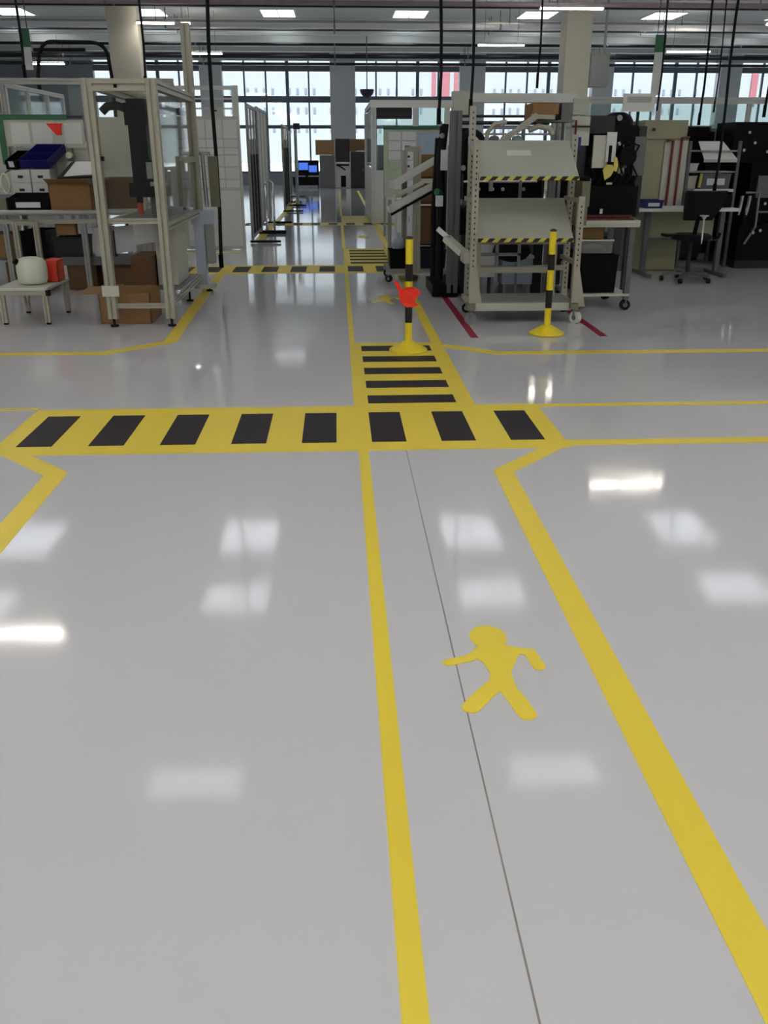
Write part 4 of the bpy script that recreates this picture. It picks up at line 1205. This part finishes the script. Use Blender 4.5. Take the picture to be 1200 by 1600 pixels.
# office chair
oc = thing('office_chair', 'black swivel chair at the white table', 'chair', (4.66, 12.0, 0))
part('seat', MB().lathe((4.62, 12.02, .52), [(.18, 0), (.25, .02), (.26, .06), (.22, .085)], 20), 'fabric', oc)
part('backrest', MB().slab([(4.44, 11.86, .78), (4.80, 11.86, .78), (4.90, 11.83, .94), (4.95, 11.80, 1.13), (4.44, 11.80, 1.13), (4.42, 11.83, .94)], .06), 'fabric', oc)
part('back_support', MB().bar((4.60, 11.90, .56), (4.62, 11.86, .82), .05, .02), 'black', oc)
part('gas_column', MB().cyl((4.62, 12.02, .10), (4.62, 12.02, .52), .028, 12), 'dgrey', oc)
for i in range(5):
    a = math.radians(20 + 72 * i)
    ex, ey = 4.62 + .32 * math.cos(a), 12.02 + .32 * math.sin(a)
    l = part('base_leg', MB().bar((4.62, 12.02, .11), (ex, ey, .085), .045, .03), 'mgrey', oc)
    part('wheel', MB().cyl((ex - .02, ey, .034), (ex + .02, ey, .034), .032, 12), 'rubber', l)
part('armrest', MB().tube([(4.90, 12.0, .54), (4.96, 11.96, .56), (4.97, 11.95, .62)], .018, 8).box(4.24, 4.42, 11.9, 12.1, .575, .605), 'black', oc)
tl = thing('hand_tool', 'white T shaped tool hanging in front of the black chair', 'tool', (4.66, 11.75, .5))
part('stem', MB().cyl((4.665, 11.77, .55), (4.66, 11.77, .80), .012, 8), 'white', tl)
part('head', MB().lathe((4.66, 11.77, .80), [(.015, 0), (.03, .03), (.06, .04), (.055, .05)], 14), 'white', tl)
part('tip', MB().cyl((4.665, 11.77, .50), (4.665, 11.77, .55), .007, 8), 'white', tl)

# parts shelf right of the cabinet
ps = thing('parts_shelf', 'open shelf with white covers right of the beige cabinet', 'shelf', (5.4, 13.9, 0))
for x in (5.02, 5.74):
    for y in (13.52, 14.2):
        part('upright', B(x - .02, x + .02, y - .02, y + .02, .002, 1.74), 'mgrey', ps)
for z in (.9, 1.10, 1.34, 1.62):
    part('shelf', B(5.04, 5.72, 13.52, 14.2, z - .02, z), 'alug', ps)
part('shelf_edge', B(5.14, 5.72, 13.49, 13.519, 1.06, 1.10), 'white', ps)
t = thing('white_cover', 'white sloped cover on the open shelf', 'cover', (5.42, 13.5, 1.5))
part('lid', MB().slab([(5.20, 13.40, 1.50), (5.68, 13.40, 1.50), (5.58, 13.75, 1.74), (5.22, 13.75, 1.74)], .01), 'white', t)
part('front', MB().slab([(5.20, 13.41, 1.46), (5.68, 13.41, 1.46), (5.68, 13.40, 1.50), (5.20, 13.40, 1.50)], .01), 'offw', t)
part('prop', B(5.25, 5.28, 13.66, 13.69, 1.621, 1.66).box(5.52, 5.55, 13.66, 13.69, 1.621, 1.66), 'galv', t)
parts_bin('grey bin on the middle of the open shelf', 5.24, 5.68, 13.54, 13.9, 1.101, 1.30, 'mgrey', 'paper')
parts_bin('small white bin on the open shelf beside the cabinet', 5.05, 5.18, 13.54, 13.9, 1.341, 1.44, 'white')
parts_bin('small pale bin under the white one on the open shelf', 5.05, 5.18, 13.54, 13.9, 1.101, 1.27, 'offw')
solo('yellow_tube', MB().cyl((5.20, 13.48, 1.12), (5.22, 13.48, 1.31), .02, 10), 'gloves', 'yellow tube standing at the front of the open shelf', 'tube')
solo('dark_crate', B(4.82, 4.98, 12.76, 12.98, .901, 1.08), 'black', 'black crate on the white table left of the shelf', 'crate')
solo('keyboard_tray', B(4.88, 5.30, 12.5, 12.75, .901, 1.06), 'black', 'black equipment box on the right of the white table', 'box')

# dark machinery at the far right
dm = thing('dark_machine', 'large dark machine with grey tube frame at the right edge', 'machine', (6.4, 13.6, 0))
part('base', B(5.80, 7.6, 13.3, 14.6, .12, .62), 'black', dm)
part('body', B(5.95, 7.6, 13.5, 14.6, .62, 1.45), 'blackm', dm)
part('upper_body', B(5.80, 7.6, 13.9, 14.6, 1.45, 2.0), 'black', dm)
part('control_panel', B(6.05, 6.6, 13.46, 13.499, .98, 1.28), 'mgrey', dm)
part('frame_tube', MB().tube([(5.78, 13.2, 1.06), (5.98, 13.2, 1.06), (5.99, 13.2, .60), (5.86, 13.2, .36)], .018, 8).tube([(5.99, 13.2, .80), (6.6, 13.2, .80)], .014, 8), 'galv', dm)
for x in (5.72, 5.83):
    part('cylinder', MB().cyl((x, 13.2, .80), (x + .02, 13.2, 1.02), .028, 12).cyl((x, 13.2, .76), (x, 13.2, .80), .02, 10), 'chrome', dm)
part('bracket', B(5.80, 5.86, 13.21, 13.3, .62, .80), 'black', dm)
for x, z in ((6.1, 1.72), (6.3, 1.6), (5.95, 1.62), (6.2, .9), (6.35, .72), (6.05, .55), (5.95, .52), (6.3, 1.85), (6.0, 1.86)):
    part('fitting', MB().cyl((x, 13.15 if z < .6 else (13.45 if z < 1.45 else 13.85), z), (x, 13.3 if z < .6 else (13.5 if z < 1.45 else 13.9), z), .022, 10), 'chrome', dm)
part('skirt', B(5.82, 7.58, 13.34, 14.5, .005, .119), 'dgrey', dm)
dk = thing('low_bench', 'low dark base running behind the white table', 'bench', (4.6, 14.6, 0))
part('base', B(3.4, 5.70, 14.45, 15.2, .04, .34), 'dgrey', dk)
part('top', B(3.38, 5.72, 14.43, 15.22, .341, .37), 'black', dk)
part('upper_machine', B(4.92, 5.70, 14.6, 15.1, .371, 1.95), 'blackm', dk)
part('upper_machine', B(3.42, 3.98, 14.6, 15.1, .371, 1.6), 'blackm', dk)
for i in range(6):
    part('foot', B(3.5 + i * .42, 3.6 + i * .42, 14.5, 14.6, .002, .039), 'rubber', dk)
mt = thing('robot_arm', 'black robot arm machine behind the open shelf at the right', 'machine', (5.5, 15.6, 0))
part('pedestal', B(5.1, 6.3, 15.4, 16.2, .01, 1.5), 'dgrey', mt)
part('arm', MB().bar((5.2, 15.6, 1.5), (5.5, 15.6, 1.95), .22, .2).bar((5.45, 15.6, 1.92), (6.2, 15.6, 1.78), .2, .2), 'black', mt)
part('head', MB().cyl((6.2, 15.6, 1.55), (6.2, 15.6, 1.95), .12, 14), 'mgrey', mt)
part('cap', MB().cyl((6.35, 15.5, 1.9), (6.35, 15.5, 2.1), .07, 12), 'lblue', mt)
wc = thing('white_canopy', 'white framed glass canopy over the machines at the right edge', 'canopy', (6.3, 16.8, 0))
part('beam', MB().prof((3.9, 16.8, 2.42), (8.6, 16.8, 2.42), .10), 'white', wc)
for x in (3.95, 5.6, 7.2, 8.5):
    part('post', MB().prof((x, 16.8, .0), (x, 16.8, 2.37), .07), 'white', wc)
for a, b in ((3.99, 5.56), (5.64, 7.16), (7.24, 8.46)):
    part('pane', B(a, b, 16.797, 16.803, 1.2, 2.36), 'tglass', wc)
    part('lower_panel', B(a, b, 16.79, 16.81, .05, 1.18), 'offw', wc)
bench_far('pale workbench behind the black machine on the right', 3.2, 5.4, 19.0, .9, back=1.8)
bench_far('long pale workbench far behind the right cream column', 8.4, 12.4, 27.0, .9, back=1.9)
bench_far('pale workbench left of the right cream column', 3.2, 6.0, 26.0, .9, back=1.8)
cab('machine_cabinet', 'dark cabinet behind the right cream column', 'cabinet', 9.0, 10.6, 32, 33, .01, 1.9, 'mgrey', 2)
cab('machine_cabinet', 'dark machine cabinet between the board and the flow rack', 'cabinet', 2.75, 3.4, 15.5, 16.3, .01, 1.75, 'dgrey', 2)
cab('machine_cabinet', 'grey machine cabinet behind the canopy lamp rail', 'cabinet', 1.9, 2.7, 15.6, 16.4, .01, 1.7, 'mgrey', 2)

# wall box on the right column, hanging signs
wb = thing('junction_box', 'grey junction box fixed beside the right cream column', 'box', (7.66, 28.9, 3.37))
part('casing', B(7.42, 7.98, 28.72, 29.2, 3.37, 4.25), 'wall', wb)
part('cover', B(7.45, 7.95, 28.70, 28.719, 3.42, 4.2), 'wall', wb)
part('conduit', MB().cyl((7.85, 28.9, 4.25), (7.85, 28.9, ZC - .002), .04, 8), 'pipegrey', wb)
def hang_sign(label, x0, x1, z0, z1, y, hdr):
    t = thing('hanging_sign', label, 'sign', ((x0 + x1) / 2, y, z0), 'hanging signs')
    part('panel', B(x0, x1, y - .01, y + .01, z0, z1 - hdr), 'white', t)
    part('header', B(x0 - .01, x1 + .01, y - .012, y + .012, z1 - hdr, z1), 'green', t)
    part('hanging_wire', MB().cyl((x0 + .03, y, z1), (x0 + .03, y, ZC - .002), .012, 6).cyl((x1 - .03, y, z1), (x1 - .03, y, ZC - .002), .012, 6), 'beamdark', t)
hang_sign('narrow white hanging sign with green head at the left', -7.36, -7.14, 3.40, 4.26, 24.0, .38)
hang_sign('narrow white hanging sign with green head at the right', 7.76, 8.0, 2.90, 4.22, 24.0, .38)

# hanging cables
def cable(label, x, y, z, r=.02, x1=None, plug=True):
    x1 = x if x1 is None else x1
    t = thing('hanging_cable', label, 'cable', (x, y, z), 'black cables hanging from the roof')
    n = 10
    pts = [(x + (x1 - x) * i / n + .015 * math.sin(i * 1.3), y, z + (ZC - .003 - z) * i / n) for i in range(n + 1)]
    part('cable', MB().tube(pts, r, 8), 'rubber', t)
    if plug:
        part('coupling', MB().cyl((x, y, z - .06), (x, y, z + .10), r * 1.35, 10), 'black', t)
cable('black cable hanging in front of the left hanging sign', -3.87, 12.62, 2.50, .016)
cable('thin black cable hanging to the top of the beige guard frame', -2.08, 11.0, 2.27, .013)
cable('long black hose hanging to the pale blue housing of the guard frame', -1.48, 11.75, .30, .022, -1.40)
cable('black cable hanging left of the grey upright of the dark machine', 1.17, 11.1, 1.95, .018)
cable('black cable hanging over the cable loop of the dark machine', 1.53, 11.1, 2.05, .016)
cable('thin black cable hanging over the high brown carton', 2.36, 11.5, 2.35, .012)
cable('black cable hanging at the sign plate pole', 4.08, 12.3, 2.08, .012, plug=False)
cable('black cable hanging over the middle of the open shelf', 5.02, 13.3, 2.0, .016)
cable('thick black cable hanging down across the white sloped cover', 5.20, 12.9, 1.09, .019)
cable('black cable hanging at the right photo edge', 5.88, 13.2, 2.1, .017)
cable('thin black cable hanging between the two cables at the right', 5.60, 14.3, 2.2, .010)
cl = thing('cable_loop', 'black conduit arch over the left bench in front of the left column', 'conduit', (-5.15, 20, 2.6))
part('conduit', MB().tube([(-5.88, 20, .002), (-5.88, 20, 3.0), (-5.80, 20, 3.4)] + arc((-5.54, 20, 3.36), .24, 165, 90, 6) + [(-4.8, 20, 3.59)] + arc((-4.72, 20, 3.33), .25, 85, 10, 6) + [(-4.44, 20, 3.0), (-4.44, 20, .002)], .035, 8), 'rubber', cl)
part('cross_conduit', MB().cyl((-5.9, 20, 3.46), (-4.9, 20, 3.46), .03, 8), 'rubber', cl)

# ================================================================== outside the windows
struct('ground_outside', B(-80, 140, YF + .5, 200, -.3, -.05), 'gravel')
bd = thing('exterior_building', 'pale building with rows of small windows seen through the far windows', 'building', (10, 150, 0))
part('facade', B(-60, 110, 150, 160, -.05, 22), 'face', bd)
for x0, x1 in ((14.6, 15.2), (16.0, 17.3), (18.0, 18.9), (64.0, 65.0), (74.0, 80.0)):
    part('red_cladding', B(x0, x1, 149.7, 149.99, 8.3, 13.6), 'faceR', bd, 'red cladding strip')
wme = None
for zr in (4.8, 7.4, 10.05):
    for i in range(72):
        x = -32 + i * 1.25
        if i % 5 == 4 or 14 < x < 19.5: continue
        if wme is None:
            o = part('window', B(x - .18, x + .18, 149.9, 149.99, zr - .42, zr + .42), 'faceW', bd)
            wme = o; x_, z_ = x, zr
        else:
            o = wme.copy(); COL.objects.link(o)
            o.location = (wme.location[0] + x - x_, wme.location[1], wme.location[2] + zr - z_)
